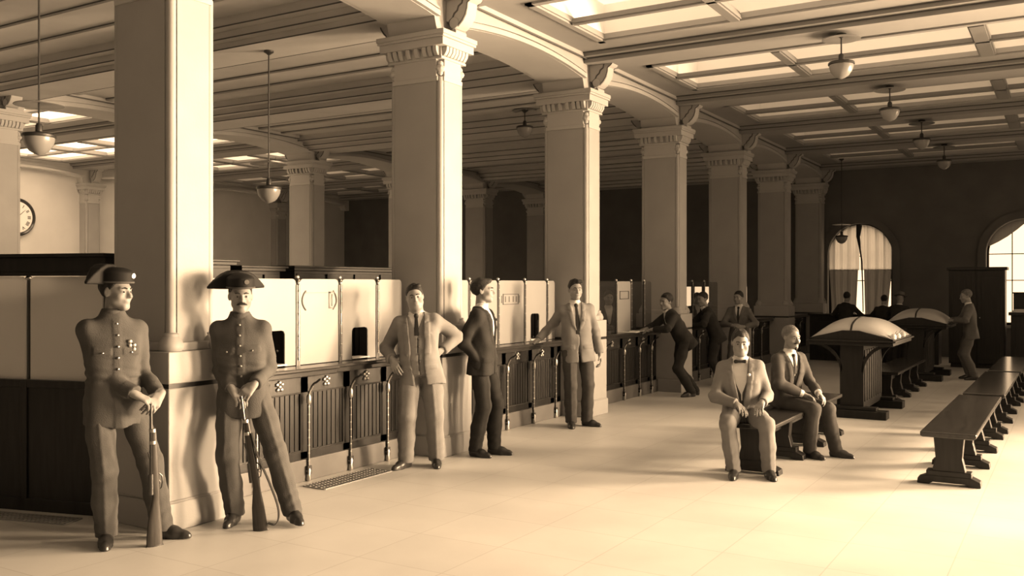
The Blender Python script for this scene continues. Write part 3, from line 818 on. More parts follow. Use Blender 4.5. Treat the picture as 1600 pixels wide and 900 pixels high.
# ------------------------------------------------------------------ lamps
def make_lamp(drop, cz, label, loc, grp):
    """origin at the ceiling; drop = length of stem down to the shade ring"""
    root = thing('pendant_lamp', loc, 0, label, 'lamp', grp)
    MB().lathe([(.0, 0), (.055, -.003), (.055, -.02), (.03, -.035), (.012, -.05)], n=20).build('ceiling_rose', M['iron'], root)
    MB().tube([(0, 0, -.03), (0, 0, -drop + .02)], .0085, 8).build('stem', M['iron'], root)
    d = drop - .26
    MB().lathe([(.012, -d + .03), (.05, -d + .02), (.20, -d - .006), (.205, -d - .012), (.195, -d - .014), (.05, -d + .008), (.012, -d + .012)], n=32).build('reflector', M['lamp_glass'], root)
    MB().lathe([(.02, -drop + .09), (.03, -drop + .07), (.03, -drop + .02), (.055, -drop + .01), (.132, -drop - .002), (.14, -drop - .012), (.14, -drop - .03), (.13, -drop - .034), (.0, -drop - .03)], n=32).build('gallery', M['iron'], root)
    MB().lathe([(.128, -drop - .03), (.127, -drop - .06), (.112, -drop - .105), (.08, -drop - .15), (.04, -drop - .175), (.012, -drop - .186), (.0, -drop - .188)], n=32).build('bowl', M['lamp_glass'], root)
    return root
for k, lab in ((2, 'glass bowl ceiling lamp nearest the camera in the skylit hall'), (3, 'second glass bowl ceiling lamp along the skylit hall'), (4, 'third glass bowl ceiling lamp along the skylit hall'), (5, 'fourth glass bowl ceiling lamp, dim, near the far wall')):
    make_lamp(.31, 0, lab, (-2.2, YC(k), CEIL - .11), 'bowl lamps of the skylit hall')
make_lamp(1.45, 0, 'long stemmed bowl lamp hanging beside the wall clock', (-7.75, YC(0) + .45, 4.27 + .15), 'bowl lamps of the offices')
make_lamp(1.52, 0, 'long stemmed bowl lamp hanging over the paired teller windows', (-7.72, YC(1), 4.27), 'bowl lamps of the offices')
make_lamp(.27, 0, 'short bowl lamp under the dark office ceiling beyond the second column', (-7.72, YC(3) - .6, CEIL), 'bowl lamps of the offices')
make_lamp(.35, 0, 'small bowl lamp in the back gallery beyond the inner column', (-16.5, YC(4), 4.41), 'bowl lamps of the offices')
make_lamp(1.75, 0, 'dark bowl lamp silhouetted in the curtained window', (-4.55, 22.0, CEIL), 'bowl lamps of the offices')

# ------------------------------------------------------------------ wall clock
ck = thing('wall_clock', (XBACK + .02, 12.24, 3.19), 0, 'large round wall clock with roman numerals on the pale back wall', 'clock')
MB().lathe([(.0, 0), (.43, 0), (.43, .05), (.40, .075), (.37, .06), (.36, .035), (.0, .035)], n=48, ax='x').build('rim', M['woodtop'], ck)
MB().lathe([(.0, .034), (.355, .034), (.355, .042), (.0, .042)], n=48, ax='x').build('dial', M['clock_face'], ck)
def text(s, size, M4, parent, m_, name):
    cu = bpy.data.curves.new(name, 'FONT'); cu.body = s; cu.size = size; cu.align_x = 'CENTER'; cu.align_y = 'CENTER'; cu.extrude = .002; cu.offset = .003
    o = bpy.data.objects.new(name, cu); COL.objects.link(o); bpy.context.view_layer.update()
    me = o.to_mesh(); r = ([tuple(M4 @ v.co) for v in me.vertices], [tuple(p.vertices) for p in me.polygons])
    o.to_mesh_clear(); bpy.data.objects.remove(o); return r
# local frame on a wall facing +X: text x -> +Y, text y -> +Z
WF = Matrix(((0, 0, 1, 0), (1, 0, 0, 0), (0, 1, 0, 0), (0, 0, 0, 1)))
num = MB()
for i, s in enumerate(['XII', 'I', 'II', 'III', 'IIII', 'V', 'VI', 'VII', 'VIII', 'IX', 'X', 'XI']):
    a = R(90 - 30 * i)
    Mx = Matrix.Translation((.044, .275 * math.cos(a), .275 * math.sin(a))) @ WF @ Matrix.Rotation(a - PI / 2, 4, 'Z')
    num.add(*text(s, .10, Mx, ck, M['line'], 'numeral'))
num.build('numerals', M['line'], ck, smooth=0)
for ang, ln_, w, nm in ((R(90 - 6 * 8), .27, .008, 'minute_hand'), (R(90 - 30 * 10.1), .17, .013, 'hour_hand')):
    d = Vector((0, math.cos(ang), math.sin(ang))); n = Vector((0, -math.sin(ang), math.cos(ang)))
    p = [(d * -.04 + n * w), (d * ln_ * .7 + n * w * .8), d * ln_, (d * ln_ * .7 - n * w * .8), (d * -.04 - n * w)]
    MB().prism([(q.y, q.z) for q in p], .046, .050, 'x').build(nm, M['line'], ck, smooth=0)
# ------------------------------------------------------------------ figures: bodies and clothes grown from distance fields
def V(*a): return np.array(a, float)
def unit(v):
    v = np.asarray(v, float); return v / (np.linalg.norm(v) + 1e-9)
def rx(a): c, s = math.cos(R(a)), math.sin(R(a)); return np.array([[1, 0, 0], [0, c, -s], [0, s, c]])
def ry(a): c, s = math.cos(R(a)), math.sin(R(a)); return np.array([[c, 0, s], [0, 1, 0], [-s, 0, c]])
def rz_(a): c, s = math.cos(R(a)), math.sin(R(a)); return np.array([[c, -s, 0], [s, c, 0], [0, 0, 1]])

class Field:
    def __init__(s, lo, hi, v):
        s.v = v; s.lo = np.asarray(lo, float)
        s.n = (np.ceil((np.asarray(hi, float) - s.lo) / v)).astype(int) + 1
        s.d = np.full(s.n, .25, np.float32)
        s.ax = [(s.lo[i] + v * np.arange(s.n[i])).astype(np.float32) for i in range(3)]
    def blk(s, lo, hi):
        sl = []
        for i in range(3):
            a = max(0, int(math.floor((lo[i] - s.lo[i]) / s.v))); b = min(s.n[i], int(math.ceil((hi[i] - s.lo[i]) / s.v)) + 1)
            if b <= a: return None, None
            sl.append(slice(a, b))
        sl = tuple(sl)
        return sl, (s.ax[0][sl[0]][:, None, None], s.ax[1][sl[1]][None, :, None], s.ax[2][sl[2]][None, None, :])
    def full(s): return s.blk(s.lo - 1, s.lo + s.n * s.v + 1)
    def put(s, sl, dn, k=0., op='u'):
        o = s.d[sl]
        if op == 's':
            dn = -dn
        if k > 0:
            sg = 1 if op == 'u' else -1
            a, b = sg * o, sg * dn
            h = np.clip(.5 + .5 * (b - a) / k, 0, 1)
            r = sg * (b * (1 - h) + a * h - k * h * (1 - h))
        else:
            r = np.minimum(o, dn) if op == 'u' else np.maximum(o, dn)
        s.d[sl] = r
    def cone(s, a, b, ra, rb, k=.0, op='u', flat=None):
        a = np.asarray(a, float); b = np.asarray(b, float); m = max(ra, rb) + .07
        sl, p = s.blk(np.minimum(a, b) - m, np.maximum(a, b) + m)
        if sl is None: return
        ab = b - a; L2 = float(ab @ ab) + 1e-12
        t = np.clip(((p[0] - a[0]) * ab[0] + (p[1] - a[1]) * ab[1] + (p[2] - a[2]) * ab[2]) / L2, 0, 1)
        d = np.sqrt((p[0] - a[0] - t * ab[0]) ** 2 + (p[1] - a[1] - t * ab[1]) ** 2 + (p[2] - a[2] - t * ab[2]) ** 2) - (ra + t * (rb - ra))
        s.put(sl, d, k, op)
    def ell(s, c, r, Rm=None, k=.0, op='u'):
        c = np.asarray(c, float); r = np.asarray(r, float); m = r.max() + .06
        sl, p = s.blk(c - m, c + m)
        if sl is None: return
        x, y, z = p[0] - c[0], p[1] - c[1], p[2] - c[2]
        if Rm is not None:
            x, y, z = (Rm[0, 0] * x + Rm[1, 0] * y + Rm[2, 0] * z, Rm[0, 1] * x + Rm[1, 1] * y + Rm[2, 1] * z, Rm[0, 2] * x + Rm[1, 2] * y + Rm[2, 2] * z)
        q = np.sqrt((x / r[0]) ** 2 + (y / r[1]) ** 2 + (z / r[2]) ** 2)
        g = np.sqrt((x / r[0] ** 2) ** 2 + (y / r[1] ** 2) ** 2 + (z / r[2] ** 2) ** 2) + 1e-6
        s.put(sl, (q * (q - 1) / g).astype(np.float32), k, op)
    def cut_below(s, z): s.d = np.maximum(s.d, z - s.ax[2][None, None, :])
    def wrinkle(s, amp, seed, f=(18, 45)):
        r = np.random.default_rng(seed); x, y, z = s.ax[0][:, None, None], s.ax[1][None, :, None], s.ax[2][None, None, :]
        w = 0
        for i in range(5):
            kv = r.normal(size=3); kv = kv / np.linalg.norm(kv) * r.uniform(*f); kv[2] *= .7
            ph = r.uniform(0, 6.28)
            w = w + np.sin(kv[0] * x + kv[1] * y + kv[2] * z + ph + .8 * np.sin(kv[1] * x * .6 - kv[0] * y * .6 + kv[2] * z * .5))
        s.d = s.d + (amp * w / 2).astype(np.float32)
    def mesh(s, name, m_, parent=None):
        d = s.d.copy()
        d[0] = d[-1] = .1; d[:, 0] = d[:, -1] = .1; d[:, :, 0] = d[:, :, -1] = .1
        S = d < 0
        c = [S[i:S.shape[0] - 1 + i, j:S.shape[1] - 1 + j, k:S.shape[2] - 1 + k] for i in (0, 1) for j in (0, 1) for k in (0, 1)]
        cnt = sum(x.astype(np.int8) for x in c)
        idx = np.argwhere((cnt > 0) & (cnt < 8))
        if len(idx) == 0: return None
        acc = np.zeros((len(idx), 3)); num = np.zeros(len(idx))
        I, J, K = idx.T
        cor = [(i, j, k) for i in (0, 1) for j in (0, 1) for k in (0, 1)]
        val = {q: d[I + q[0], J + q[1], K + q[2]] for q in cor}
        for q in cor:
            for ax in range(3):
                if q[ax] == 0:
                    e = list(q); e[ax] = 1; e = tuple(e)
                    a, b = val[q], val[e]; mk = (a < 0) != (b < 0)
                    t = np.where(mk, a / np.where(mk, a - b, 1), 0)
                    pt = np.array(q, float)[None, :].repeat(len(idx), 0); pt[:, ax] = t
                    acc += pt * mk[:, None]; num += mk
        vs = s.lo + s.v * (idx + acc / num[:, None])
        vid = np.full(d.shape, -1, np.int64); vid[I, J, K] = np.arange(len(idx))
        quads = []
        for ax in range(3):
            a = [slice(None)] * 3; b = [slice(None)] * 3
            a[ax] = slice(0, -1); b[ax] = slice(1, None)
            sa, sb = S[tuple(a)], S[tuple(b)]
            e = np.argwhere(sa != sb)
            o1, o2 = (ax + 1) % 3, (ax + 2) % 3
            e = e[(e[:, o1] > 0) & (e[:, o2] > 0)]
            if len(e) == 0: continue
            inside = S[e[:, 0], e[:, 1], e[:, 2]]
            def g(d1, d2):
                q = e.copy(); q[:, o1] -= d1; q[:, o2] -= d2; return vid[q[:, 0], q[:, 1], q[:, 2]]
            Q = np.stack([g(1, 1), g(0, 1), g(0, 0), g(1, 0)], 1)
            Q[~inside] = Q[~inside][:, ::-1]
            quads.append(Q)
        Q = np.concatenate(quads); Q = Q[(Q >= 0).all(1)]
        # two light smoothing passes along the faces
        for lam in (.5, .5):
            sm = np.zeros_like(vs); cn = np.zeros(len(vs))
            for i in range(4):
                for j in (1, 3):
                    np.add.at(sm, Q[:, i], vs[Q[:, (i + j) % 4]]); np.add.at(cn, Q[:, i], 1)
            vs = vs + lam * (sm / np.maximum(cn, 1)[:, None] - vs) * .6
        me = bpy.data.meshes.new(name)
        me.vertices.add(len(vs)); me.vertices.foreach_set('co', vs.astype(np.float32).ravel())
        me.loops.add(Q.size); me.loops.foreach_set('vertex_index', Q.astype(np.int32).ravel())
        me.polygons.add(len(Q)); me.polygons.foreach_set('loop_start', np.arange(0, Q.size, 4, dtype=np.int32))
        try: me.polygons.foreach_set('loop_total', np.full(len(Q), 4, np.int32))
        except Exception: pass
        me.update(calc_edges=True); me.validate(); me.shade_smooth()
        o = bpy.data.objects.new(name, me); me.materials.append(m_); COL.objects.link(o)
        if parent: o.parent = parent
        return o

def two_bone(a, b, l1, l2, hint):
    a, b = np.asarray(a, float), np.asarray(b, float)
    d = np.linalg.norm(b - a); u = (b - a) / d
    if d > (l1 + l2) * .995: d = (l1 + l2) * .995; b = a + u * d
    x = (d * d + l1 * l1 - l2 * l2) / (2 * d); h = math.sqrt(max(l1 * l1 - x * x, 0))
    n = np.asarray(hint, float); n = n - u * (n @ u); n = unit(n)
    return a + u * x + n * h, b

TRUNK = np.array([  # height above pelvis, centre y, half width, half depth (jacket)
    (-.22, .000, .200, .142), (-.10, .0, .190, .134), (.05, .0, .172, .121), (.15, .0, .166, .117), (.27, .004, .178, .124),
    (.35, .008, .178, .118), (.41, .014, .160, .102), (.455, .02, .120, .086), (.485, .024, .088, .076), (.53, .03, .066, .066)])

class Figure:
    def __init__(f, label, loc, face, H=1.7, P=(0, 0, .93), lean=(0, 0, 0), head=(0, 0, 0), R_=None, L_=None, rl=None, ll=None,
                 fit=None, vox=.0065, cvox=.009, group=None, cat='person', seed=1):
        f.s = s = H / 1.7; fit = fit or {}; f.fit = fit; f.vox = vox; f.cvox = cvox; f.seed = seed
        bulk, belly, fat = fit.get('bulk', 1), fit.get('belly', 0), fit.get('fat', 0)
        f.P = V(*P); f.Rt = rz_(lean[2]) @ ry(lean[1]) @ rx(lean[0])
        tk = TRUNK.copy(); tk[:, 2] *= bulk
        bw = np.exp(-((tk[:, 0] - .08) / .14) ** 2) * belly
        tk[:, 1] -= bw * .6; tk[:, 3] = tk[:, 3] * (1 + .1 * (bulk - 1)) + bw * .6
        f.tk = tk * s
        f.bulk = bulk
        T = f.T
        sh = .153 * (1 + .6 * (bulk - 1))
        f.S = {-1: T((-sh, .012, .400)), 1: T((sh, .012, .400))}
        f.hip = {q: f.P + rz_(lean[2] * .3) @ (V(q * .092, 0, -.05) * s) for q in (-1, 1)}
        f.arm = {}; f.leg = {}
        for q, a in ((-1, R_), (1, L_)):
            e, w = two_bone(f.S[q], a['w'], .29 * s, .255 * s, a.get('e', (q, .3, -.3)))
            f.arm[q] = (e, w, unit(a.get('d', w - e)), unit(a.get('palm', (0, 1, 0))), a.get('curl', .35), a)
        for q, l in ((-1, rl), (1, ll)):
            an = V(l['a'][0], l['a'][1], .085 * s + l.get('z', 0))
            k, an = two_bone(f.hip[q], an, .425 * s, .415 * s, l.get('k', (q * .12, -1, 0)))
            f.leg[q] = (k, an, unit(V(l['toe'][0], l['toe'][1], 0)))
        f.Rh = rz_(head[0]) @ ry(head[2]) @ rx(head[1])
        f.hb = T((0, .022, .50)); f.hc = f.hb + f.Rh @ (V(0, -.028, .142) * s)
        f.root = f.body(fat)
        f.root.name = 'person'
        tag(f.root, label, cat, group)
        th = math.atan2(face[0], -face[1])
        f.root.location = loc; f.root.rotation_euler = (0, 0, th)
        f.trousers(); f.shoes(); f.jacket(); f.hair(); f.face_bits()
        if fit.get('hat'): f.hat()
    def T(f, q): return f.P + f.Rt @ (V(*q) * f.s)
    def hp(f, q): return f.hc + f.Rh @ (V(*q) * f.s)
    # ---- the continuous body
    def body(f, fat):
        s = f.s
        pts = [f.P, f.hc, *f.S.values(), *f.hip.values()]
        for q in (-1, 1): pts += [f.arm[q][0], f.arm[q][1] + f.arm[q][2] * .19 * s, f.leg[q][0], f.leg[q][1], f.leg[q][1] + f.leg[q][2] * .15]
        pts = np.array(pts); F_ = Field(pts.min(0) - .17, pts.max(0) + .17, f.vox)
        # trunk and limbs (under the clothes)
        F_.cone(f.T((0, .0, -.03)), f.T((0, .005, .33)), .098 * s, .10 * s)
        F_.cone(f.T((-.09, .01, .34)), f.T((.09, .01, .34)), .075 * s, .075 * s, .05)
        F_.cone(f.hip[-1], f.hip[1], .075 * s, .075 * s, .05)
        for q in (-1, 1):
            e, w, d, pl, curl, a = f.arm[q]
            F_.cone(f.S[q], e, .047 * s, .036 * s, .03); F_.cone(e, w, .036 * s, .025 * s, .015)
            F_.cone(f.T((q * .05, .01, .38)), f.S[q], .05 * s, .046 * s, .04)
            k, an, toe = f.leg[q]
            F_.cone(f.hip[q], k, .068 * s, .050 * s, .03); F_.cone(k, an, .048 * s, .034 * s, .02)
            F_.cone(an + V(0, 0, -.04 * s), an + toe * .11 * s + V(0, 0, -.055 * s), .03 * s, .024 * s, .02)
        # neck
        F_.cone(f.T((0, .025, .42)), f.hp((0, .022, -.06)), .058 * s * (1 + .2 * fat), .052 * s * (1 + .2 * fat), .03)
        hp, e_ = f.hp, lambda c, r, k=.0, op='u', rot=None: F_.ell(f.hp(c), V(*r) * s, f.Rh if rot is None else f.Rh @ rot, k * s, op)
        w = 1 + .12 * fat
        G = Field(f.hc - .16 * s, f.hc + .16 * s, f.vox); F_body = F_; F_ = G
        e_ = lambda c, r, k=.0, op='u', rot=None: G.ell(f.hp(c), V(*r) * s, f.Rh if rot is None else f.Rh @ rot, k * s, op)
        c_ = lambda a, b, ra, rb, k=.0, op='u': G.cone(f.hp(a), f.hp(b), ra * s, rb * s, k * s, op)
        e_((0, .018, .032), (.073, .093, .083))
        e_((0, -.022, -.03), (.060 * w, .070, .080), .03)
        c_((-.036 * w, -.02, -.062), (0, -.058, -.094), .026 * w, .020, .03); c_((.036 * w, -.02, -.062), (0, -.058, -.094), .026 * w, .020, .03)
        c_((-.012, -.072, -.098), (.012, -.072, -.098), .014, .014, .018)
        if fat: e_((0, -.035, -.098), (.055, .05, .03), .03)
        c_((-.042, -.068, .020), (-.010, -.082, .022), .010, .011, .014); c_((.042, -.068, .020), (.010, -.082, .022), .010, .011, .014)
        e_((-.030, -.092, -.002), (.0175, .014, .011), .010, 's'); e_((.030, -.092, -.002), (.0175, .014, .011), .010, 's')
        e_((-.030, -.072, -.002), (.014, .0125, .011), .004); e_((.030, -.072, -.002), (.014, .0125, .011), .004)
        e_((-.040 * w, -.056, -.032), (.024, .024, .020), .02); e_((.040 * w, -.056, -.032), (.024, .024, .020), .02)
        c_((0, -.083, .012), (0, -.108, -.030), .0085, .0125, .010)
        e_((-.012, -.094, -.034), (.0085, .011, .008), .006); e_((.012, -.094, -.034), (.0085, .011, .008), .006)
        e_((0, -.083, -.058), (.026, .013, .011), .012)
        e_((0, -.091, -.0565), (.021, .008, .005), .005); e_((0, -.089, -.069), (.017, .008, .006), .005)
        e_((0, -.096, -.0625), (.022, .006, .0022), .003, 's')
        for q in (-1, 1):
            e_((q * .075, .012, -.008), (.010, .019, .031), .008, rot=rz_(-q * 20)); e_((q * .083, .006, -.004), (.006, .010, .018), .005, 's', rot=rz_(-q * 20))
        # merge the head into the body
        sl = F_body.blk(G.lo, G.lo + (G.n - 1) * G.v)[0]
        o = np.round((G.lo - F_body.lo) / f.vox)
        F_ = F_body
        # resample (grids share the voxel size, offset differs by less than a voxel): trilinear shift
        lo_i = [sl[i].start for i in range(3)]
        gx = [(F_.ax[i][sl[i]] - G.lo[i]) / G.v for i in range(3)]
        ii = [np.clip(np.floor(g).astype(int), 0, G.n[i] - 2) for i, g in enumerate(gx)]; ff = [np.clip(g - i_, 0, 1) for g, i_ in zip(gx, ii)]
        out = 0
        for a in (0, 1):
            for b in (0, 1):
                for c in (0, 1):
                    wt = (ff[0] if a else 1 - ff[0])[:, None, None] * (ff[1] if b else 1 - ff[1])[None, :, None] * (ff[2] if c else 1 - ff[2])[None, None, :]
                    out = out + wt * G.d[np.ix_(ii[0] + a, ii[1] + b, ii[2] + c)]
        F_.put(sl, out.astype(np.float32), .012 * s)
        for q in (-1, 1): f.hand(F_, q)
        return F_.mesh('person', M['skin'])
    def hand(f, F_, q):
        e, w, d, pl, curl, a = f.arm[q]; s = f.s
        pl = unit(pl - d * (pl @ d)); th = np.cross(d, pl) * (1 if q == -1 else -1)
        if f.vox > .011:
            F_.cone(w, w + d * .08 * s, .024 * s, .034 * s, .02); F_.cone(w + d * .08 * s, w + d * .13 * s + pl * .03, .03 * s, .022 * s, .02); return
        kn = []
        for i, o in enumerate((.031, .0105, -.0105, -.030)):
            k_ = w + (d * (.088 - .006 * abs(i - 1)) + th * o - pl * .004) * s
            F_.cone(w + (d * .012 + th * o * .55) * s, k_, .0145 * s, .0125 * s, .012 if i else .01); kn.append(k_)
        F_.cone(w - d * .02 * s, w + d * .03 * s, .024 * s, .022 * s, .012)
        for i, k_ in enumerate(kn):
            L_ = (.040, .045, .041, .032)[i] * s; c = curl * (1 + .08 * i); p = k_; ang = c * .8
            for j, (fr, r0, r1) in enumerate(((1, .0102, .0094), (.66, .0094, .0086), (.5, .0086, .0076))):
                dv = d * math.cos(ang) + pl * math.sin(ang) + th * (.05 * (1.5 - i)) * (1 - j * .3)
                n = p + dv * L_ * fr
                F_.cone(p, n, r0 * s, r1 * s, .003); p = n; ang += c
        t0 = w + (d * .022 + th * .026) * s; t1 = t0 + (d * .028 + th * .022 + pl * .014) * s; t2 = t1 + (d * .03 + th * .004 + pl * .012) * s
        F_.cone(w + d * .01 * s, t0, .016 * s, .016 * s, .01); F_.cone(t0, t1, .0145 * s, .0115 * s, .006); F_.cone(t1, t2, .011 * s, .009 * s, .003)
    # ---- clothes
    def trunk_d(f, p, tk, off=0., n=2.5):
        x, y, z = p[0] - f.P[0], p[1] - f.P[1], p[2] - f.P[2]; Rt = f.Rt
        qx = Rt[0, 0] * x + Rt[1, 0] * y + Rt[2, 0] * z; qy = Rt[0, 1] * x + Rt[1, 1] * y + Rt[2, 1] * z; qw = Rt[0, 2] * x + Rt[1, 2] * y + Rt[2, 2] * z
        cy = np.interp(qw, tk[:, 0], tk[:, 1]); ru = np.interp(qw, tk[:, 0], tk[:, 2]) + off; rf = np.interp(qw, tk[:, 0], tk[:, 3]) + off
        d = ((np.abs(qx / ru) ** n + np.abs((qy - cy) / rf) ** n) ** (1 / n) - 1) * np.minimum(ru, rf)
        return d.astype(np.float32), qx, qy - cy, qw
    def surf(f, x, w, off=.0, tk=None):
        tk = f.tk if tk is None else tk; s = f.s; x *= s; w *= s
        cy = np.interp(w, tk[:, 0], tk[:, 1]); ru = np.interp(w, tk[:, 0], tk[:, 2]); rf = np.interp(w, tk[:, 0], tk[:, 3])
        y = cy - (rf + off) * (max(0, 1 - abs(x / ru) ** 2.5)) ** (1 / 2.5)
        return f.P + f.Rt @ V(x, y, w)
    def trousers(f):
        s = f.s; pts = [f.P, *f.hip.values()]
        for q in (-1, 1): pts += list(f.leg[q][:2])
        pts = np.array(pts); G = Field(pts.min(0) - .24, pts.max(0) + .24, f.cvox)
        w = f.fit.get('leg', 1.0); b = 1 + .7 * (f.bulk - 1)
        for q in (-1, 1):
            k, an, toe = f.leg[q]; h = f.hip[q]
            h2 = h + V(0, 0, .0)
            bot = an + V(0, 0, -.02 * s)
            mid = (h2 + k) / 2
            G.cone(h2, mid, .088 * s * b, .082 * s * b * w, .02); G.cone(mid, k, .082 * s * b * w, .072 * s * w, .03)
            shin = (k + bot) / 2 + V(0, .012, 0) * s
            G.cone(k, shin, .072 * s * w, .070 * s * w, .03); G.cone(shin, bot, .070 * s * w, .066 * s * w, .03)
        tk = f.tk.copy(); tk[:, 2] -= .024 * s; tk[:, 3] -= .022 * s
        sl, p = G.full(); d, qx, qy, qw = f.trunk_d(p, tk)
        d = np.maximum(d, np.maximum(-.10 * s - qw, qw - .13 * s)); G.put(sl, d, .04)
        # folds: knees and breaks over the shoes
        X, Y, Z = p
        for q in (-1, 1):
            k, an, toe = f.leg[q]
            ax = unit(an - k); side = unit(np.cross(ax, V(.3, 1, 0)))
            for c, am, wd, fr in ((k, .0022, .13, 75), (an + V(0, 0, .07), .0045, .09, 85), (f.hip[q] + V(0, -.03, -.07), .003, .10, 70)):
                r2 = (X - c[0]) ** 2 + (Y - c[1]) ** 2 + (Z - c[2]) ** 2
                ph = (X - c[0]) * (ax[0] + .5 * side[0]) + (Y - c[1]) * (ax[1] + .5 * side[1]) + (Z - c[2]) * (ax[2] + .5 * side[2])
                G.d += (am * np.sin(fr * ph + 14 * (X * side[0] + Y * side[1])) * np.exp(-r2 / wd ** 2)).astype(np.float32)
        for q in (-1, 1):
            k, an, toe = f.leg[q]
            for a_, b_ in ((f.hip[q], k), (k, an)):
                ax = unit(b_ - a_); fw = unit(toe - ax * (toe @ ax)); sd = np.cross(ax, fw)
                t = (X - a_[0]) * ax[0] + (Y - a_[1]) * ax[1] + (Z - a_[2]) * ax[2]; L_ = np.linalg.norm(b_ - a_)
                u = (X - a_[0]) * sd[0] + (Y - a_[1]) * sd[1] + (Z - a_[2]) * sd[2]; v = (X - a_[0]) * fw[0] + (Y - a_[1]) * fw[1] + (Z - a_[2]) * fw[2]
                G.d -= (.007 * np.exp(-(u / .013) ** 2) * (v > 0) * np.clip(t / .12, 0, 1) * np.clip((L_ + .06 - t) / .05, 0, 1)).astype(np.float32)
        G.wrinkle(.0022, f.seed + 3, (10, 30))
        zc = min(f.leg[-1][1][2], f.leg[1][1][2]) - .035 * s
        G.cut_below(max(zc, .03))
        G.mesh('trousers', M[f.fit.get('tr', 'cloth_mid')], f.root)
    def shoes(f):
        s = f.s
        for q in (-1, 1):
            k, an, toe = f.leg[q]; g = V(an[0], an[1], an[2] - .085 * s); up = V(0, 0, 1)
            P = lambda a, z: g + toe * a * s + up * z * s
            G = Field(np.minimum(P(-.09, 0), P(.23, .15)) - .07, np.maximum(P(-.09, 0), P(.23, .15)) + .07, max(.006, f.vox))
            G.cone(P(-.035, .034), P(.085, .028), .036 * s, .040 * s); G.cone(P(.085, .028), P(.150, .020), .041 * s, .030 * s, .02)
            G.cone(P(.15, .018), P(.172, .016), .028 * s, .022 * s, .015)
            G.cone(P(-.02, .10), P(.0, .05), .039 * s, .040 * s, .03); G.cone(P(.0, .075), P(.08, .04), .036 * s, .030 * s, .03)
            # welt and heel block
            sl, p = G.full(); z = p[2] - g[2]
            G.put(sl, -(z - .001 * s) + 0 * G.d[sl], op='i') if False else None
            G.d = np.where(p[2] < g[2] + .014 * s, G.d - .004, G.d).astype(np.float32)
            G.cut_below(g[2] + .0005)
            G.mesh('shoe', M[f.fit.get('shoe', 'leather')], f.root)
    def jacket(f):
        s = f.s; fit = f.fit; tk = f.tk.copy(); style = fit.get('style', 'suit')
        hem = fit.get('hem', -.17) * s
        pts = [f.T((0, 0, -.22)), f.T((0, 0, .53)), *f.S.values()]
        for q in (-1, 1): pts += list(f.arm[q][:2])
        pts = np.array(pts); lo, hi = pts.min(0) - .22, pts.max(0) + .2
        G = Field(lo, hi, f.cvox); sl, p = G.full(); X, Y, Z = p
        d, qx, qy, qw = f.trunk_d(p, tk)
        ax = np.abs(qx); front = qy < .0
        vb = fit.get('vb', .17) * s; vt = .47 * s; vw0, vw = fit.get('vw0', .0) * s, fit.get('vw', .062) * s
        vv = vw0 + (vw - vw0) * np.clip((qw - vb) / (vt - vb), 0, 1)
        top = (.500 - (.0 if style == 'tunic' else .01)) * s
        if style == 'tunic':
            # breast flaps, front placket, waist seam, standing collar
            fl = front & (np.abs(ax - .085 * s) < .052 * s) & (qw > .245 * s) & (qw < (.298 - .0) * s)
            d = d - np.where(fl, .007, 0); d = d - np.where(front & (qx > -.022 * s) & (qx < .026 * s) & (qw < .47 * s), .005, 0)
            d = d - np.where((np.abs(qw - .095 * s) < .010 * s), -.005, 0)
            d = d + .003 * np.sin(qw * 120 + 30 * qx) * np.exp(-((qw - .12 * s) / .07) ** 2)
            d = np.maximum(d, np.maximum(hem - qw, qw - .53 * s))
        else:
            lw = fit.get('lw', .055) * s * np.clip((qw - vb) / (.10 * s), 0, 1) * np.where(qw > .385 * s, .75, 1)
            lap = front & (ax > vv - .004) & (ax < vv + lw) & (qw > max(vb, .10 * s if vw0 > .01 else vb)) & (qw < .46 * s)
            d = d - np.where(lap, .009, 0)
            notch = front & (np.abs(qw - .385 * s - (ax - vv) * .35) < .006) & (ax > vv + .02 * s)
            d = d + np.where(notch, .008, 0)
            d = d - np.where(front & (np.abs(ax - .11 * s) < .058 * s) & (qw > -.045 * s) & (qw < -.005 * s), .006, 0)   # pocket flaps
            d = d - np.where(front & (np.abs(qx - .095 * s) < .042 * s) & (np.abs(qw - .285 * s) < .011 * s), .005, 0)          # breast welt
            if vw0 < .01: d = d + np.where(front & (np.abs(qx - .010 * s) < .005 * s) & (qw < vb), .010, 0)                   # front edge
            d = np.maximum(d, np.maximum(hem - qw, qw - top))
            cut = np.maximum(ax - vv, np.maximum(vb - qw, qy + .25 * f.tk[:, 3].max()))
            if vw0 > .01: cut = np.maximum(ax - vv, qy + .25 * f.tk[:, 3].max())
            d = np.maximum(d, -cut)
            sw = np.maximum(ax - np.clip((vb - .16 * s - qw), 0, 1) * .12, qy + .2 * f.tk[:, 3].max())       # cutaway skirts
            d = np.maximum(d, -sw)
        # back of the neck opening
        G.put(sl, d.astype(np.float32))
        aw = fit.get('sleeve', 1.0)
        for q in (-1, 1):
            e, w, dd, pl, curl, a = f.arm[q]; S_ = f.S[q]
            wr_ = w - unit(w - e) * .012 * s
            G2 = Field(lo, hi, f.cvox)
            inn = f.T((q * .10, .012, .395))
            G2.cone(f.T((q * .05, .018, .43)), inn, .045 * s, .060 * s); G2.cone(inn, S_, .060 * s, .064 * s, .02); G2.cone(S_, e, .066 * s * aw, .057 * s * aw, .02); G2.cone(e, wr_, .057 * s * aw, .046 * s * aw, .012)
            # sleeve folds at the inner elbow and above the cuff
            u1, u2 = unit(e - S_), unit(wr_ - e); bis = unit(u1 + u2); sd = unit(u1 - u2 + 1e-3)
            r2 = (X - e[0]) ** 2 + (Y - e[1]) ** 2 + (Z - e[2]) ** 2
            ph = (X - e[0]) * bis[0] + (Y - e[1]) * bis[1] + (Z - e[2]) * bis[2]
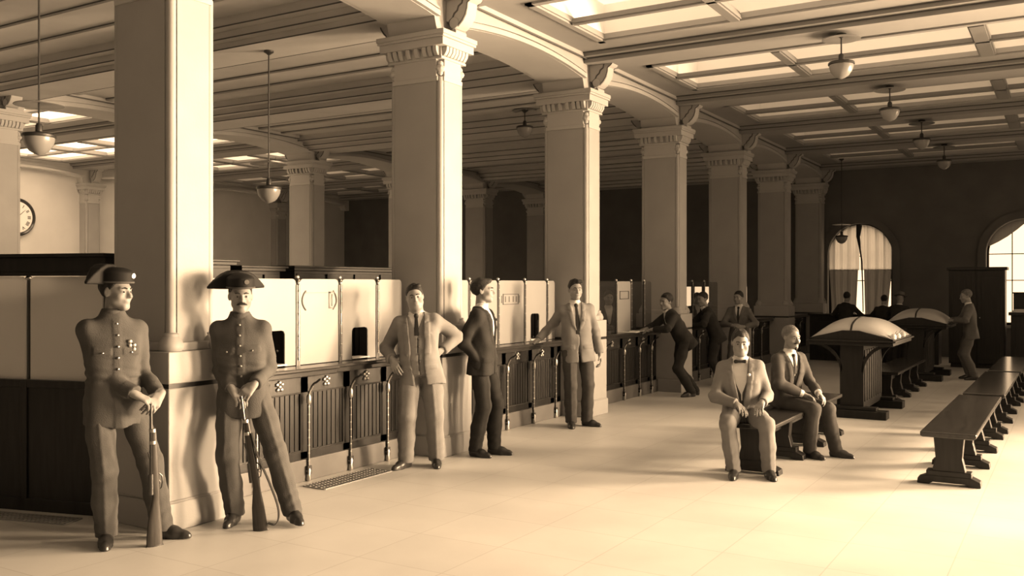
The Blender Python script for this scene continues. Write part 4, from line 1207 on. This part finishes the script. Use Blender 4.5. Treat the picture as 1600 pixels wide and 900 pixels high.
            ps = (X - e[0]) * sd[0] + (Y - e[1]) * sd[1] + (Z - e[2]) * sd[2]
            G2.d += (.0055 * np.sin(80 * ph + 25 * ps) * np.exp(-r2 / .10 ** 2)).astype(np.float32)
            # cut the cuff square
            t = (X - wr_[0]) * u2[0] + (Y - wr_[1]) * u2[1] + (Z - wr_[2]) * u2[2]
            near = ((X - wr_[0]) ** 2 + (Y - wr_[1]) ** 2 + (Z - wr_[2]) ** 2) < (.12) ** 2
            G2.d = np.where(near, np.maximum(G2.d, t), G2.d)
            if style == 'tunic': G2.d = np.where(near & (t > -.075 * s), G2.d - .004, G2.d)
            # blend with the trunk: soft at the shoulder, crisp along the forearm
            up = np.clip(1 - ((X - S_[0]) ** 2 + (Y - S_[1]) ** 2 + (Z - S_[2]) ** 2) / (.20 * s) ** 2, 0, 1)
            k = .006 + .035 * up
            a_, b_ = G.d, G2.d; h = np.clip(.5 + .5 * (b_ - a_) / k, 0, 1)
            G.d = (b_ * (1 - h) + a_ * h - k * h * (1 - h)).astype(np.float32)
        G.wrinkle(fit.get('wr', .0048), f.seed, (16, 50))
        G.mesh('tunic' if style == 'tunic' else 'jacket', M[fit.get('ja', 'cloth_mid')], f.root)
        jtk = f.tk
        if style == 'tunic':
            c = Field(f.hb - .14, f.hb + .14, .006)
            c.cone(f.T((0, .024, .455)), f.T((0, .012, .515)), .071 * s, .067 * s)
            sl2, p2 = c.full(); _, qx2, qy2, qw2 = f.trunk_d(p2, tk)
            c.d = np.maximum(c.d, np.maximum(.46 * s - qw2, qw2 - .525 * s))
            c.mesh('collar', M[fit.get('ja')], f.root)
            for w_ in fit.get('buttons', (.44, .37, .30, .23, .16, .09)):
                pb = f.surf(.004, w_, .007); MB().ball(pb, .0085 * s, 8, 6).build('button', M['brass'], f.root)
            for q in (-1, 1):
                pb = f.surf(q * .085, .262, .010); MB().ball(pb, .007 * s, 8, 6).build('button', M['brass'], f.root)
            if fit.get('medal'):
                m_ = MB()
                for xx, ww in ((.075, .33), (.10, .305)):
                    pb = f.surf(xx, ww, .012); m_.ball(pb, (.014, .006, .014), 8, 6)
                    m_.ball(pb + V(0, -.003, -.025), (.011, .005, .014), 8, 6)
                m_.build('medal', M['brass'], f.root)
            return
        # shirt front, collar and cuffs
        G = Field(lo, hi, max(.0065, f.vox)); sl, p = G.full()
        d, qx, qy, qw = f.trunk_d(p, tk, -.012 * s); ax = np.abs(qx)
        vv = vw0 + (vw - vw0) * np.clip((qw - vb) / (vt - vb), 0, 1)
        vest = fit.get('vest'); vlow = fit.get('vlow', .27) * s
        sh = np.maximum(d, np.maximum(np.maximum(ax - vv - .012, (vlow - .05 if vest else vb - .01) - qw), np.maximum(qy, qw - .5 * s)))
        G.put(sl, sh.astype(np.float32))
        if vest:
            pass
        G2 = Field(lo, hi, max(.0065, f.vox))
        G2.cone(f.T((0, .024, .46)), f.T((0, .004, .532)), .066 * s, .058 * s)
        _, qx2, qy2, qw2 = f.trunk_d(p, tk)
        G2.d = np.maximum(G2.d, np.maximum(.455 * s - qw2, qw2 - (.522 - .10 * np.clip(-qy2 - .02, 0, .2)) * s))
        G.d = np.minimum(G.d, G2.d)
        if fit.get('cuffs'):
            for q in (-1, 1):
                e, w, dd, pl, curl, a = f.arm[q]; u2 = unit(w - e); c3 = Field(w - .1, w + .1, .006); c3.cone(w - u2 * .03, w + u2 * .008, .040 * s, .038 * s)
                sl3, p3 = c3.full(); t = (p3[0] - w[0]) * u2[0] + (p3[1] - w[1]) * u2[1] + (p3[2] - w[2]) * u2[2]
                c3.d = np.maximum(c3.d, np.maximum(t - .012, -.03 - t)); c3.mesh('shirt_cuff', M['shirt'], f.root)
        G.mesh('shirt', M[fit.get('sh', 'shirt')], f.root)
        if vest:
            G = Field(lo, hi, .0075); sl, p = G.full(); d, qx, qy, qw = f.trunk_d(p, tk, -.006 * s); ax = np.abs(qx)
            vv = vw0 + (vw - vw0) * np.clip((qw - vb) / (vt - vb), 0, 1)
            inner = np.clip((qw - vlow), 0, 1) * .42
            lowcut = -.10 * s + ax * .0 - np.clip(.035 * s - ax, 0, 1) * 1.2
            d = np.maximum(d, np.maximum(np.maximum(ax - vv - .012, inner - ax), np.maximum(np.maximum(max(vb - .012, -.2) if vw0 < .01 else -.09 * s, lowcut) - qw, np.maximum(qy, qw - .46 * s))))
            d = d + np.where(np.abs(qx - .004) < .004, .006, 0)
            G.put(sl, d.astype(np.float32)); G.mesh('waistcoat', M[vest], f.root)
            for w_ in fit.get('vbut', ()):
                MB().ball(f.surf(.012, w_, -.002), .0075 * s, 8, 6).build('button', M['shirt'] if fit.get('palebut') else M['leather'], f.root)
        tie = fit.get('tie')
        if tie == 'tie':
            lo_w = (vlow - .03 * s) if vest else vb - .02 * s
            G = Field(lo, hi, .006); sl, p = G.full(); d, qx, qy, qw = f.trunk_d(p, tk, -.003 * s)
            hw = np.where(qw > .44 * s, .021 * s, np.interp(qw, [.1 * s, .43 * s], [.034 * s, .015 * s]))
            d = np.maximum(d, np.maximum(np.abs(qx) - hw, np.maximum(np.maximum(lo_w - qw, qw - .47 * s), qy))); G.put(sl, d.astype(np.float32))
            kn = f.surf(0, .462, -.004); G.ell(kn, V(.020, .016, .019) * s, f.Rt, .006)
            G.mesh('necktie', M[fit.get('tiemat', 'tie')], f.root)
        elif tie == 'bow':
            c = f.surf(0, .475, .010); G = Field(c - .11, c + .11, .006)
            for q in (-1, 1): G.cone(c, c + f.Rt @ V(q * .042 * s, .008, 0), .009 * s, .019 * s, .004)
            G.ell(c, V(.012, .013, .014) * s, f.Rt, .004); G.mesh('bow_tie', M['tie'], f.root)
        if fit.get('flower'):
            pb = f.surf(.075, .36, .012); MB().ball(pb, .014, 8, 6).build('buttonhole_flower', M['paper' if fit['flower'] == 'pale' else 'tie'], f.root)
    def hair(f):
        s = f.s; fit = f.fit
        if fit.get('nohair'): return
        G = Field(f.hc - .17 * s, f.hc + .18 * s, f.vox)
        th = fit.get('hairth', .010) * .75
        G.ell(f.hp((0, .026, .035)), V(.074 + th * .8, .096 + th, .085 + th) * s, f.Rh)
        if fit.get('part'): G.ell(f.hp((.03, -.055, .098)), V(.045, .03, .022) * s, f.Rh, .02)
        sl, p = G.full(); x, y, z = p[0] - f.hc[0], p[1] - f.hc[1], p[2] - f.hc[2]; Rh = f.Rh
        qx = (Rh[0, 0] * x + Rh[1, 0] * y + Rh[2, 0] * z) / s; qy = (Rh[0, 1] * x + Rh[1, 1] * y + Rh[2, 1] * z) / s; qz = (Rh[0, 2] * x + Rh[1, 2] * y + Rh[2, 2] * z) / s
        hl = fit.get('hairline', .072)
        line = np.interp(qy, [-.09, -.072, -.05, -.028, -.012, .0, .028, .05, .09, .11], [hl + .01, hl, hl - .012, .03, .012, -.018, -.022, -.05, -.062, -.06])
        line = line + .02 * np.clip(np.abs(qx) - .045, 0, 1) * (qy < -.03) * 0 + .22 * np.clip(np.abs(qx) - .03, 0, .02) * (qy < -.055)
        G.d = np.maximum(G.d, ((line - qz) * .8 * s).astype(np.float32))
        G.wrinkle(.0022, f.seed + 9, (90, 160))
        if fit.get('bald'):
            G.ell(f.hp((0, -.02, .105)), V(.048, .075, .05) * s, f.Rh, .006, 's')
        G.mesh('hair', M[fit.get('hair', 'hair_dark')], f.root)
    def face_bits(f):
        s = f.s; fit = f.fit
        if f.vox > .011: return
        for q in (-1, 1):
            MB().ball(tuple(f.hp((q * .030, -.0835, -.002))), .0062 * s, 8, 6).build('eye', M['eye'], f.root)
        b = MB()
        for q in (-1, 1):
            b.tube([f.hp((q * .013, -.0925, .019)), f.hp((q * .028, -.0905, .0245)), f.hp((q * .045, -.079, .020))], [.0045 * s, .0048 * s, .003 * s], 6)
        b.build('eyebrows', M[fit.get('hair', 'hair_dark')], f.root)
        if fit.get('moustache'):
            m_ = MB()
            for q in (-1, 1):
                m_.tube([f.hp((0, -.1015, -.0475)), f.hp((q * .014, -.1005, -.049)), f.hp((q * .028, -.092, -.055)), f.hp((q * .036, -.083, -.06))], [.0075 * s, .0085 * s, .006 * s, .002 * s], 8)
            m_.build('moustache', M[fit.get('moumat', fit.get('hair', 'hair_dark'))], f.root)
        if fit.get('beard'):
            m_ = MB().ball(tuple(f.hp((0, -.078, -.105))), (.022 * s, .018 * s, .026 * s), 10, 8); m_.build('goatee', M[fit.get('moumat', 'hair_grey')], f.root)
    def hat(f):
        s = f.s; kind = f.fit['hat']; G = Field(f.hc - .30 * s, f.hc + .30 * s, .0075)
        Rh = f.Rh @ rz_(f.fit.get('hatyaw', 0)); sl, p = G.full(); x, y, z = p[0] - f.hc[0], p[1] - f.hc[1], p[2] - f.hc[2]
        qx = (Rh[0, 0] * x + Rh[1, 0] * y + Rh[2, 0] * z) / s; qy = (Rh[0, 1] * x + Rh[1, 1] * y + Rh[2, 1] * z) / s; qz = (Rh[0, 2] * x + Rh[1, 2] * y + Rh[2, 2] * z) / s
        if kind == 'tricorne':
            # rounded crown
            rr = np.sqrt((qx / .092) ** 2 + ((qy - .012) / .112) ** 2)
            crown = np.maximum((rr - 1) * .09, np.maximum(.050 - qz, qz - (.152 - .03 * rr ** 3)))
            # brim turned up at the back and drawn out into two points
            ax = np.abs(qx)
            yc = .075 + .10 * ax                      # sweeps backwards
            topz = np.interp(ax, [0, .06, .11, .16, .205], [.172, .168, .145, .105, .058])
            botz = np.interp(ax, [0, .10, .205], [.040, .042, .044])
            thick = np.interp(ax, [0, .12, .2], [.045, .034, .012])
            wing = np.maximum(np.abs(qy - yc) - thick, np.maximum(qz - topz, np.maximum(botz - qz, ax - .205)))
            d = np.minimum(crown, wing)
            G.put(sl, (d * s).astype(np.float32))
            o = G.mesh('tricorne_hat', M['patent'], f.root)
            b = MB()
            pth = [f.hp((.094 * math.sin(t), .012 - .114 * math.cos(t), .058)) for t in [R(-110 + 220 * i / 20) for i in range(21)]]
            b.tube(pth, .006 * s, 6); b.build('hat_band', M['cloth_uniform'], o)
            MB().lathe([(0, -.004), (.016, -.004), (.016, .004), (0, .006)], n=14, ax='y').xf(Matrix.Translation(Vector(f.hp((.03, -.098, .10)))) @ Matrix([list(r) for r in f.Rh]).to_4x4()).build('badge', M['brass'], o)
        else:
            rr = np.sqrt((qx / .088) ** 2 + ((qy - .01) / .105) ** 2)
            crown = np.maximum((rr - 1) * .09, np.maximum(.055 - qz, qz - .15))
            brim = np.maximum((np.sqrt((qx / .14) ** 2 + ((qy - .01) / .165) ** 2) - 1) * .14, np.abs(qz - .06) - .006)
            G.put(sl, (np.minimum(crown, brim) * s).astype(np.float32)); G.mesh('brimmed_hat', M['cloth_mid'], f.root)
# ------------------------------------------------------------------ the people
def L2W(loc, face, q):
    th = math.atan2(face[0], -face[1]); c, s = math.cos(th), math.sin(th)
    return Vector((loc[0] + c * q[0] - s * q[1], loc[1] + s * q[0] + c * q[1], loc[2] + q[2]))
GU = dict(bulk=.93, sleeve=.95, style='tunic', ja='cloth_uniform', tr='cloth_uniform2', hat='tricorne', hem=-.20, leg=1.04)
# first guard
g1l, g1f = (-5.25, 3.80, 0), (.934, -.355)
Figure('person in buttoned uniform tunic and tricorne hat, nearest the camera, hands on rifle muzzle', g1l, g1f, 1.72, P=(-.035, 0, .96), lean=(1, 0, -4), head=(32, 2, 0),
       R_=dict(w=(.035, -.215, .965), e=(-.12, .6, -1), d=(.80, -.28, -.52), palm=(-.1, .35, -.9), curl=.42), L_=dict(w=(.205, -.175, .945), e=(.05, .7, -1), d=(-.62, -.42, -.60), palm=(-.45, .5, -.6), curl=.5),
       rl=dict(a=(-.08, .0), toe=(-.28, -.96)), ll=dict(a=(.25, -.07), toe=(.72, -.69), k=(.5, -1, 0)), fit=dict(GU, medal=1, hatyaw=16), seed=11)
# second guard
g2l, g2f = (-4.945, 4.575, 0), (.60, -.80)
Figure('person in uniform tunic and tricorne hat, legs apart, rifle with hanging sling before them', g2l, g2f, 1.69, P=(-.01, 0, .94), lean=(2, -2.5, 4), head=(16, 4, 0),
       R_=dict(w=(-.05, -.19, .945), e=(-.2, .6, -1), d=(.62, -.4, -.62), palm=(-.2, .5, -.8), curl=.5), L_=dict(w=(.095, -.185, .975), e=(.25, .6, -1), d=(-.58, -.42, -.66), palm=(-.35, .5, -.75), curl=.45),
       rl=dict(a=(-.07, .0), toe=(-.12, -1)), ll=dict(a=(.335, -.05), toe=(.45, -.9), k=(.25, -1, 0)), fit=dict(GU, moustache=1, hairth=.009, hatyaw=14), seed=23)
# stout man, elbow on the counter, other hand on the hip
Figure('person in light three-piece suit, stout, elbow on the counter and other hand on hip', (-5.12, 6.76, 0), (.60, -.80), 1.65, P=(.05, .0, .925), lean=(-3, -5, -6), head=(2, 2, -8),
       R_=dict(w=(-.205, -.085, .985), e=(-.6, 1, -.45), d=(.35, -.45, -.82), palm=(.3, .9, -.2), curl=.35), L_=dict(w=(.235, -.03, 1.055), e=(1, .75, -.1), d=(-.6, -.35, -.5), palm=(-.6, .6, .2), curl=.45),
       rl=dict(a=(-.085, -.03), toe=(-.62, -.78)), ll=dict(a=(.19, .04), toe=(.05, -1)), fit=dict(bulk=1.1, belly=.075, fat=1, ja='cloth_light', tr='cloth_light', vest='cloth_light', vb=-.2, vw0=.055, vw=.072, vlow=.30,
       vbut=(.24, .17, .10, .03), tie='tie', part=1, leg=1.12, sleeve=1.1, hem=-.19), seed=31)
# man in profile
Figure('person in dark suit and open white shirt, in profile, leaning back on a stone column', (-4.915, 7.56, 0), (.985, .17), 1.69, P=(0, .0, .955), lean=(1, 0, 6), head=(16, -2, 0),
       R_=dict(w=(-.135, -.03, .90), e=(-.5, 1, 0), d=(.25, -.1, -1), palm=(.9, .2, 0), curl=.9), L_=dict(w=(.135, -.03, .90), e=(.6, 1, 0), d=(-.25, -.1, -1), palm=(-.9, .2, 0), curl=.9),
       rl=dict(a=(-.08, .04), toe=(-.25, -.97)), ll=dict(a=(.085, -.09), toe=(.05, -1)), fit=dict(ja='cloth_dark', tr='cloth_dark', vb=.08, vw=.075, vw0=0, flower='dark', hairth=.013, part=1), seed=47)
# man resting a hand on the counter
Figure('person in pale grey jacket with light lapels and dark trousers, one hand on the counter', (-4.96, 9.66, 0), (.60, -.80), 1.70, P=(.0, 0, .955), lean=(-1, -3, 0), head=(6, 2, 0),
       R_=dict(w=(-.455, .10, 1.0), e=(-.2, 1, -.6), d=(-.86, .1, -.36), palm=(-.3, .1, -1), curl=.3), L_=dict(w=(.275, -.02, .80), e=(.7, 1, 0), d=(.05, -.3, -.95), palm=(-.9, .2, 0), curl=.5),
       rl=dict(a=(-.08, -.03), toe=(-.08, -1)), ll=dict(a=(.12, .04), toe=(.75, -.66)), fit=dict(ja='cloth_light', tr='cloth_brown', vb=.14, vw=.07, lw=.05, tie='tie', part=1, hem=-.20, hairth=.012), seed=53)
# man slumped over the counter
Figure('person in black suit slumped forward over the counter, feet set well back', (-4.84, 13.22, 0), (-.75, -.66), 1.66, P=(0, -.17, .86), lean=(34, 0, 0), head=(28, 8, 8),
       R_=dict(w=(-.06, -.72, 1.0), e=(-1, .2, -.3), d=(.3, -.9, -.2), palm=(0, 0, -1), curl=.3), L_=dict(w=(.12, -.68, 1.0), e=(1, .3, -.3), d=(-.3, -.9, -.2), palm=(0, 0, -1), curl=.3),
       rl=dict(a=(-.09, .05), toe=(-.1, -1)), ll=dict(a=(.10, -.08), toe=(.25, -1)), fit=dict(ja='cloth_dark', tr='cloth_dark', vb=.2, hairth=.014, part=1), vox=.008, cvox=.011, seed=61)
# two men behind
Figure('person in dark suit stooping beside the man in the grey suit', (-4.93, 14.75, 0), (-.85, -.5), 1.60, P=(0, -.10, .86), lean=(26, 0, 0), head=(35, 10, 0),
       R_=dict(w=(-.12, -.58, .98), e=(-1, .3, -.3), d=(.3, -.9, -.2), palm=(0, 0, -1)), L_=dict(w=(.14, -.52, .98), e=(1, .3, -.3), d=(-.3, -.9, -.2), palm=(0, 0, -1)),
       rl=dict(a=(-.09, .05), toe=(0, -1)), ll=dict(a=(.10, .0), toe=(.2, -1)), fit=dict(ja='cloth_dark', tr='cloth_dark', vb=.2, tie='tie'), vox=.010, cvox=.013, seed=67)
Figure('person in grey suit and tie standing before the dim column, hands together in front', (-4.80, 15.25, 0), (.12, -.99), 1.56, P=(0, 0, .85), lean=(2, 0, 0), head=(-18, 4, 0),
       R_=dict(w=(-.06, -.24, .98), e=(-1, .4, -.4), d=(.8, -.4, 0), palm=(0, .6, -.6)), L_=dict(w=(.12, -.24, .96), e=(1, .4, -.4), d=(-.8, -.4, 0), palm=(0, .6, -.6)),
       rl=dict(a=(-.09, .0), toe=(-.2, -1)), ll=dict(a=(.10, .0), toe=(.2, -1)), fit=dict(ja='cloth_mid', tr='cloth_mid', vb=.17, tie='tie'), vox=.009, cvox=.012, seed=71)
# clerk inside
Figure('person in dark clothes inside the counter, silhouetted by the barred window', (-6.55, 17.78, 0), (.75, -.66), 1.55, P=(0, -.05, .82), lean=(18, 0, 0), head=(0, 10, 0),
       R_=dict(w=(-.12, -.45, .98), e=(-1, .3, -.3)), L_=dict(w=(.14, -.45, .98), e=(1, .3, -.3)), rl=dict(a=(-.09, 0), toe=(0, -1)), ll=dict(a=(.09, 0), toe=(0, -1)),
       fit=dict(ja='cloth_dark', tr='cloth_dark'), vox=.013, cvox=.015, seed=73)
Figure('person in dark clothes behind the clear glass screen, beside its pale pane', (-6.35, 13.42, 0), (.6, -.8), 1.58, P=(0, 0, .85), lean=(8, 0, 0), head=(0, 6, 0),
       R_=dict(w=(-.12, -.30, 1.0), e=(-1, .3, -.3)), L_=dict(w=(.14, -.30, 1.0), e=(1, .3, -.3)), rl=dict(a=(-.09, 0), toe=(0, -1)), ll=dict(a=(.09, 0), toe=(0, -1)),
       fit=dict(ja='cloth_brown', tr='cloth_dark'), vox=.011, cvox=.014, seed=79)
# seated men
Figure('person in light suit and bow tie seated on the bench end, hands on thighs', (-2.53, 8.12, 0), (.30, -.95), 1.60, P=(0, .06, .545), lean=(10, -2, 0), head=(4, 8, 0),
       R_=dict(w=(-.045, -.20, .615), e=(-1, .4, -.35), d=(.45, -.75, -.35), palm=(0, -.2, -1), curl=.3), L_=dict(w=(.165, -.19, .63), e=(.45, .6, -1), d=(-.25, -.8, -.4), palm=(0, -.2, -1), curl=.35),
       rl=dict(a=(-.07, -.30), toe=(-.05, -1), k=(-.15, -1, .4)), ll=dict(a=(.22, -.26), toe=(.25, -.97), k=(.25, -1, .4)), fit=dict(ja='cloth_light', tr='cloth_light', vest='cloth_brown', vb=-.02, vw=.075, vlow=.17,
       tie='bow', fat=.5, bulk=1.06, belly=.03, hem=-.10, flower='pale', wr=.005, hairth=.012), seed=83)
Figure('person in dark suit with grey hair and moustache seated on the bench, white cuffs showing', (-2.43, 9.30, 0), (.985, -.17), 1.58, P=(0, .04, .545), lean=(10, 0, -22), head=(-26, 6, 0),
       R_=dict(w=(-.14, -.20, .60), e=(-1, .5, -.3), d=(.5, -.75, -.3), palm=(0, -.2, -1), curl=.35), L_=dict(w=(.03, -.29, .60), e=(1, .5, -.2), d=(-.3, -.7, -.55), palm=(-.3, .2, -1), curl=.4),
       rl=dict(a=(-.19, -.30), toe=(-.3, -1), k=(-.2, -1, .4)), ll=dict(a=(.02, -.47), toe=(.0, -1), k=(.2, -1, .4)), fit=dict(ja='cloth_brown', tr='cloth_brown', vest='cloth_dark', vb=.06, vw=.07, vlow=.30, tie='tie',
       hair='hair_grey', hairline=.076, moustache=1, beard=1, moumat='hair_dark', cuffs=1, hem=-.10, hairth=.008), seed=89)
# man at the second desk and far silhouettes
Figure('person in light grey suit standing at the second writing desk', (-1.56, 17.98, 0), (-.97, -.2), 1.585, P=(0, 0, .865), lean=(6, 0, 0), head=(14, 12, 0),
       R_=dict(w=(-.14, -.30, 1.03), e=(-1, .4, -.5), d=(.1, -.9, -.2), palm=(0, 0, -1)), L_=dict(w=(.14, -.28, 1.03), e=(1, .4, -.5), d=(-.1, -.9, -.2), palm=(0, 0, -1)),
       rl=dict(a=(-.09, .0), toe=(-.1, -1)), ll=dict(a=(.10, .06), toe=(.2, -1)), fit=dict(ja='cloth_mid', tr='cloth_mid', hair='hair_grey'), vox=.010, cvox=.013, seed=97)
def far_person(loc, H, label, hat=None, seed=1, face=(.1, .99)):
    Figure(label, loc, face, H, P=(0, 0, .93 * H / 1.7), lean=(12, 0, 0), head=(0, 14, 0), R_=dict(w=(-.16, -.33, 1.05 * H / 1.7), e=(-1, .3, -.4)), L_=dict(w=(.16, -.33, 1.05 * H / 1.7), e=(1, .3, -.4)),
           rl=dict(a=(-.09, 0), toe=(0, -1)), ll=dict(a=(.09, 0), toe=(0, -1)), fit=dict(ja='cloth_dark', tr='cloth_dark', hat=hat, nohair=bool(hat)), vox=.014, cvox=.016, seed=seed)
far_person((-4.15, 20.42, 0), 1.52, 'person in dark clothes, head and shoulders against the middle of the curtained window', seed=101)
far_person((-3.40, 20.40, 0), 1.46, 'person in dark clothes, low against the curtained window edge', seed=103)
far_person((-3.03, 19.95, 0), 1.50, 'person in brimmed hat between the curtained window and the second desk', hat='brim', seed=107)

# ------------------------------------------------------------------ rifles
def rifle(base, top, face_dir, label, sling=None):
    """butt on the floor at base, muzzle at top"""
    base, top = Vector(base), Vector(top); L_ = (top - base).length
    root = thing('rifle', base, 0, label, 'rifle', 'rifles held by the guards')
    z = (top - base).normalized(); x = Vector((face_dir[0], face_dir[1], 0)); x = (x - z * x.dot(z)).normalized(); y = z.cross(x)
    root.rotation_euler = Matrix((x, y, z)).transposed().to_euler()
    # x: side of the trigger guard
    sec = [(.0, .0, .052, .021), (.04, -.0, .050, .021), (.16, .004, .042, .019), (.26, .010, .028, .016), (.31, .014, .022, .015), (.36, .012, .026, .017), (.50, .008, .024, .016), (.72, .006, .018, .014), (L_ - .16, .004, .014, .0125)]
    rings = []
    for h, c, a, b in sec:
        rings.append([(c + a * math.copysign(abs(math.cos(t)) ** .75, math.cos(t)), b * math.copysign(abs(math.sin(t)) ** .75, math.sin(t)), h) for t in [2 * PI * i / 16 for i in range(16)]])
    MB().loft(rings).build('stock', M['rifle_wood'], root)
    MB().prism([(-.052, -.014), (.052, -.014), (.054, 0), (-.054, 0)], 0, .004, 'z').loft([[(.054 * math.cos(t), .023 * math.sin(t), h) for t in [2 * PI * i / 16 for i in range(16)]] for h in (0, .008)]).build('butt_plate', M['gun_metal'], root)
    MB().tube([(-.012, 0, .34), (-.010, 0, .60), (-.006, 0, L_)], [.0135, .0115, .0085], 12).build('barrel', M['gun_metal'], root)
    b = MB().tube([(-.016, 0, .33), (-.014, 0, .46)], [.0165, .0165], 12).tube([(-.012, .01, .37), (-.010, .05, .365), (-.002, .06, .345)], .006, 8); b.ball((-.002, .062, .34), .0115, 8, 6)
    b.build('bolt', M['gun_metal'], root)
    MB().tube([(.034, 0, .46), (.055, 0, .44), (.058, 0, .40), (.05, 0, .365), (.026, 0, .35)], .0042, 6).tube([(.03, 0, .42), (.042, 0, .405), (.043, 0, .39)], .003, 6).build('trigger_guard', M['gun_metal'], root)
    MB().tube([(-.022, 0, .56), (-.027, 0, .60)], .006, 6).box(-.02, -.012, -.003, .003, L_ - .02, L_).build('sight', M['gun_metal'], root)
    bd = MB()
    for h in (.66, L_ - .17): bd.lathe([(.018, h - .012), (.021, h - .01), (.021, h + .01), (.018, h + .012)], n=14)
    bd.build('barrel_band', M['brass'], root)
    if sling:
        pts = [(.03, .0, .66), (.05, .0, .5), (.10, 0, .32), (.135, .0, .16), (.13, .0, .07), (.10, .0, .03), (.055, .0, .045)]
        P_ = [Vector(p) for p in pts]; sm = []
        for i in range(len(P_) - 1):
            p0, p1, p2, p3 = P_[max(0, i - 1)], P_[i], P_[i + 1], P_[min(len(P_) - 1, i + 2)]
            for j in range(6):
                t = j / 6; sm.append(.5 * ((2 * p1) + (p2 - p0) * t + (2 * p0 - 5 * p1 + 4 * p2 - p3) * t * t + (3 * p1 - p0 - 3 * p2 + p3) * t ** 3))
        sm.append(P_[-1])
        vs = []; fs = []
        for i, p in enumerate(sm):
            tn = (sm[min(i + 1, len(sm) - 1)] - sm[max(i - 1, 0)]).normalized(); n = Vector((tn.z, 0, -tn.x)) * .0025
            vs += [p + Vector((0, -.016, 0)) - n, p + Vector((0, .016, 0)) - n, p + Vector((0, .016, 0)) + n, p + Vector((0, -.016, 0)) + n]
        MB().loft([vs[i * 4:i * 4 + 4] for i in range(len(sm))]).build('sling', M['leather'], root)
    return root
rifle(L2W(g1l, g1f, (.150, -.235, .0)), L2W(g1l, g1f, (.125, -.265, .905)), (.30, .95), 'rifle under the hands of the guard nearest the camera')
rifle(L2W(g2l, g2f, (.150, -.25, .0)), L2W(g2l, g2f, (.028, -.255, .905)), (.86, .5), 'rifle with hanging leather sling before the wide-legged guard', sling=True)

# ------------------------------------------------------------------ papers on the counter
for i, (x, y, rz, lab) in enumerate(((-5.50, 12.72, .4, 'white sheet under the hands of the slumped man'), (-5.52, 12.35, .1, 'white sheet on the counter beside the pale glass pane'))):
    o = MB().box(-.15, .15, -.10, .10, 0, .004).box(-.14, .14, -.09, .10, .004, .007).build('paper_sheet', M['paper'], smooth=0)
    o.location = (x, y, CT); o.rotation_euler = (0, 0, rz); tag(o, lab, 'paper', 'papers on the counters')
# ------------------------------------------------------------------ light
def area(name, loc, rot, sx, sy, power, spread=180):
    l = bpy.data.lights.new(name, 'AREA'); l.shape = 'RECTANGLE'; l.size = sx; l.size_y = sy; l.energy = power; l.color = WARM; l.spread = R(spread)
    o = bpy.data.objects.new(name, l); COL.objects.link(o); o.location = loc; o.rotation_euler = rot; return o
def aim(o, d):
    o.rotation_euler = Vector(d).to_track_quat('-Z', 'Y').to_euler()
PW = {-2: 2, -1: 10, 0: 270, 1: 730, 2: 920, 3: 250, 4: 50, 5: 40}
for k in range(-1, 6):
    a, c = RWIN[k + 1]
    o = area('window_daylight_%d' % (k + 3), (XR - .03, (a + c) / 2, 2.0), (0, 0, 0), 1.5, 2.6, PW[k], 86)
    aim(o, (-1, -.70 if k < 3 else -1.0, -.02 if k < 4 else -.45))
w = bpy.data.worlds.new('world'); SC.world = w; w.use_nodes = True
w.node_tree.nodes['Background'].inputs[0].default_value = (*WARM, 1); w.node_tree.nodes['Background'].inputs[1].default_value = .03

# ------------------------------------------------------------------ camera
cam = bpy.data.cameras.new('camera'); co = bpy.data.objects.new('camera', cam); COL.objects.link(co); SC.camera = co
cam.sensor_width = 36; cam.lens = 1453 / 1600 * 36
co.location = (0, 0, 1.65); co.rotation_euler = (PI / 2, 0, R(31.2))
cam.shift_y = -5 / 1600; cam.clip_start = .05; cam.clip_end = 200
SC.view_settings.view_transform = 'Standard'; SC.view_settings.look = 'None'; SC.view_settings.gamma = 1; SC.view_settings.use_curve_mapping = False
SC.view_settings.exposure = 0.0
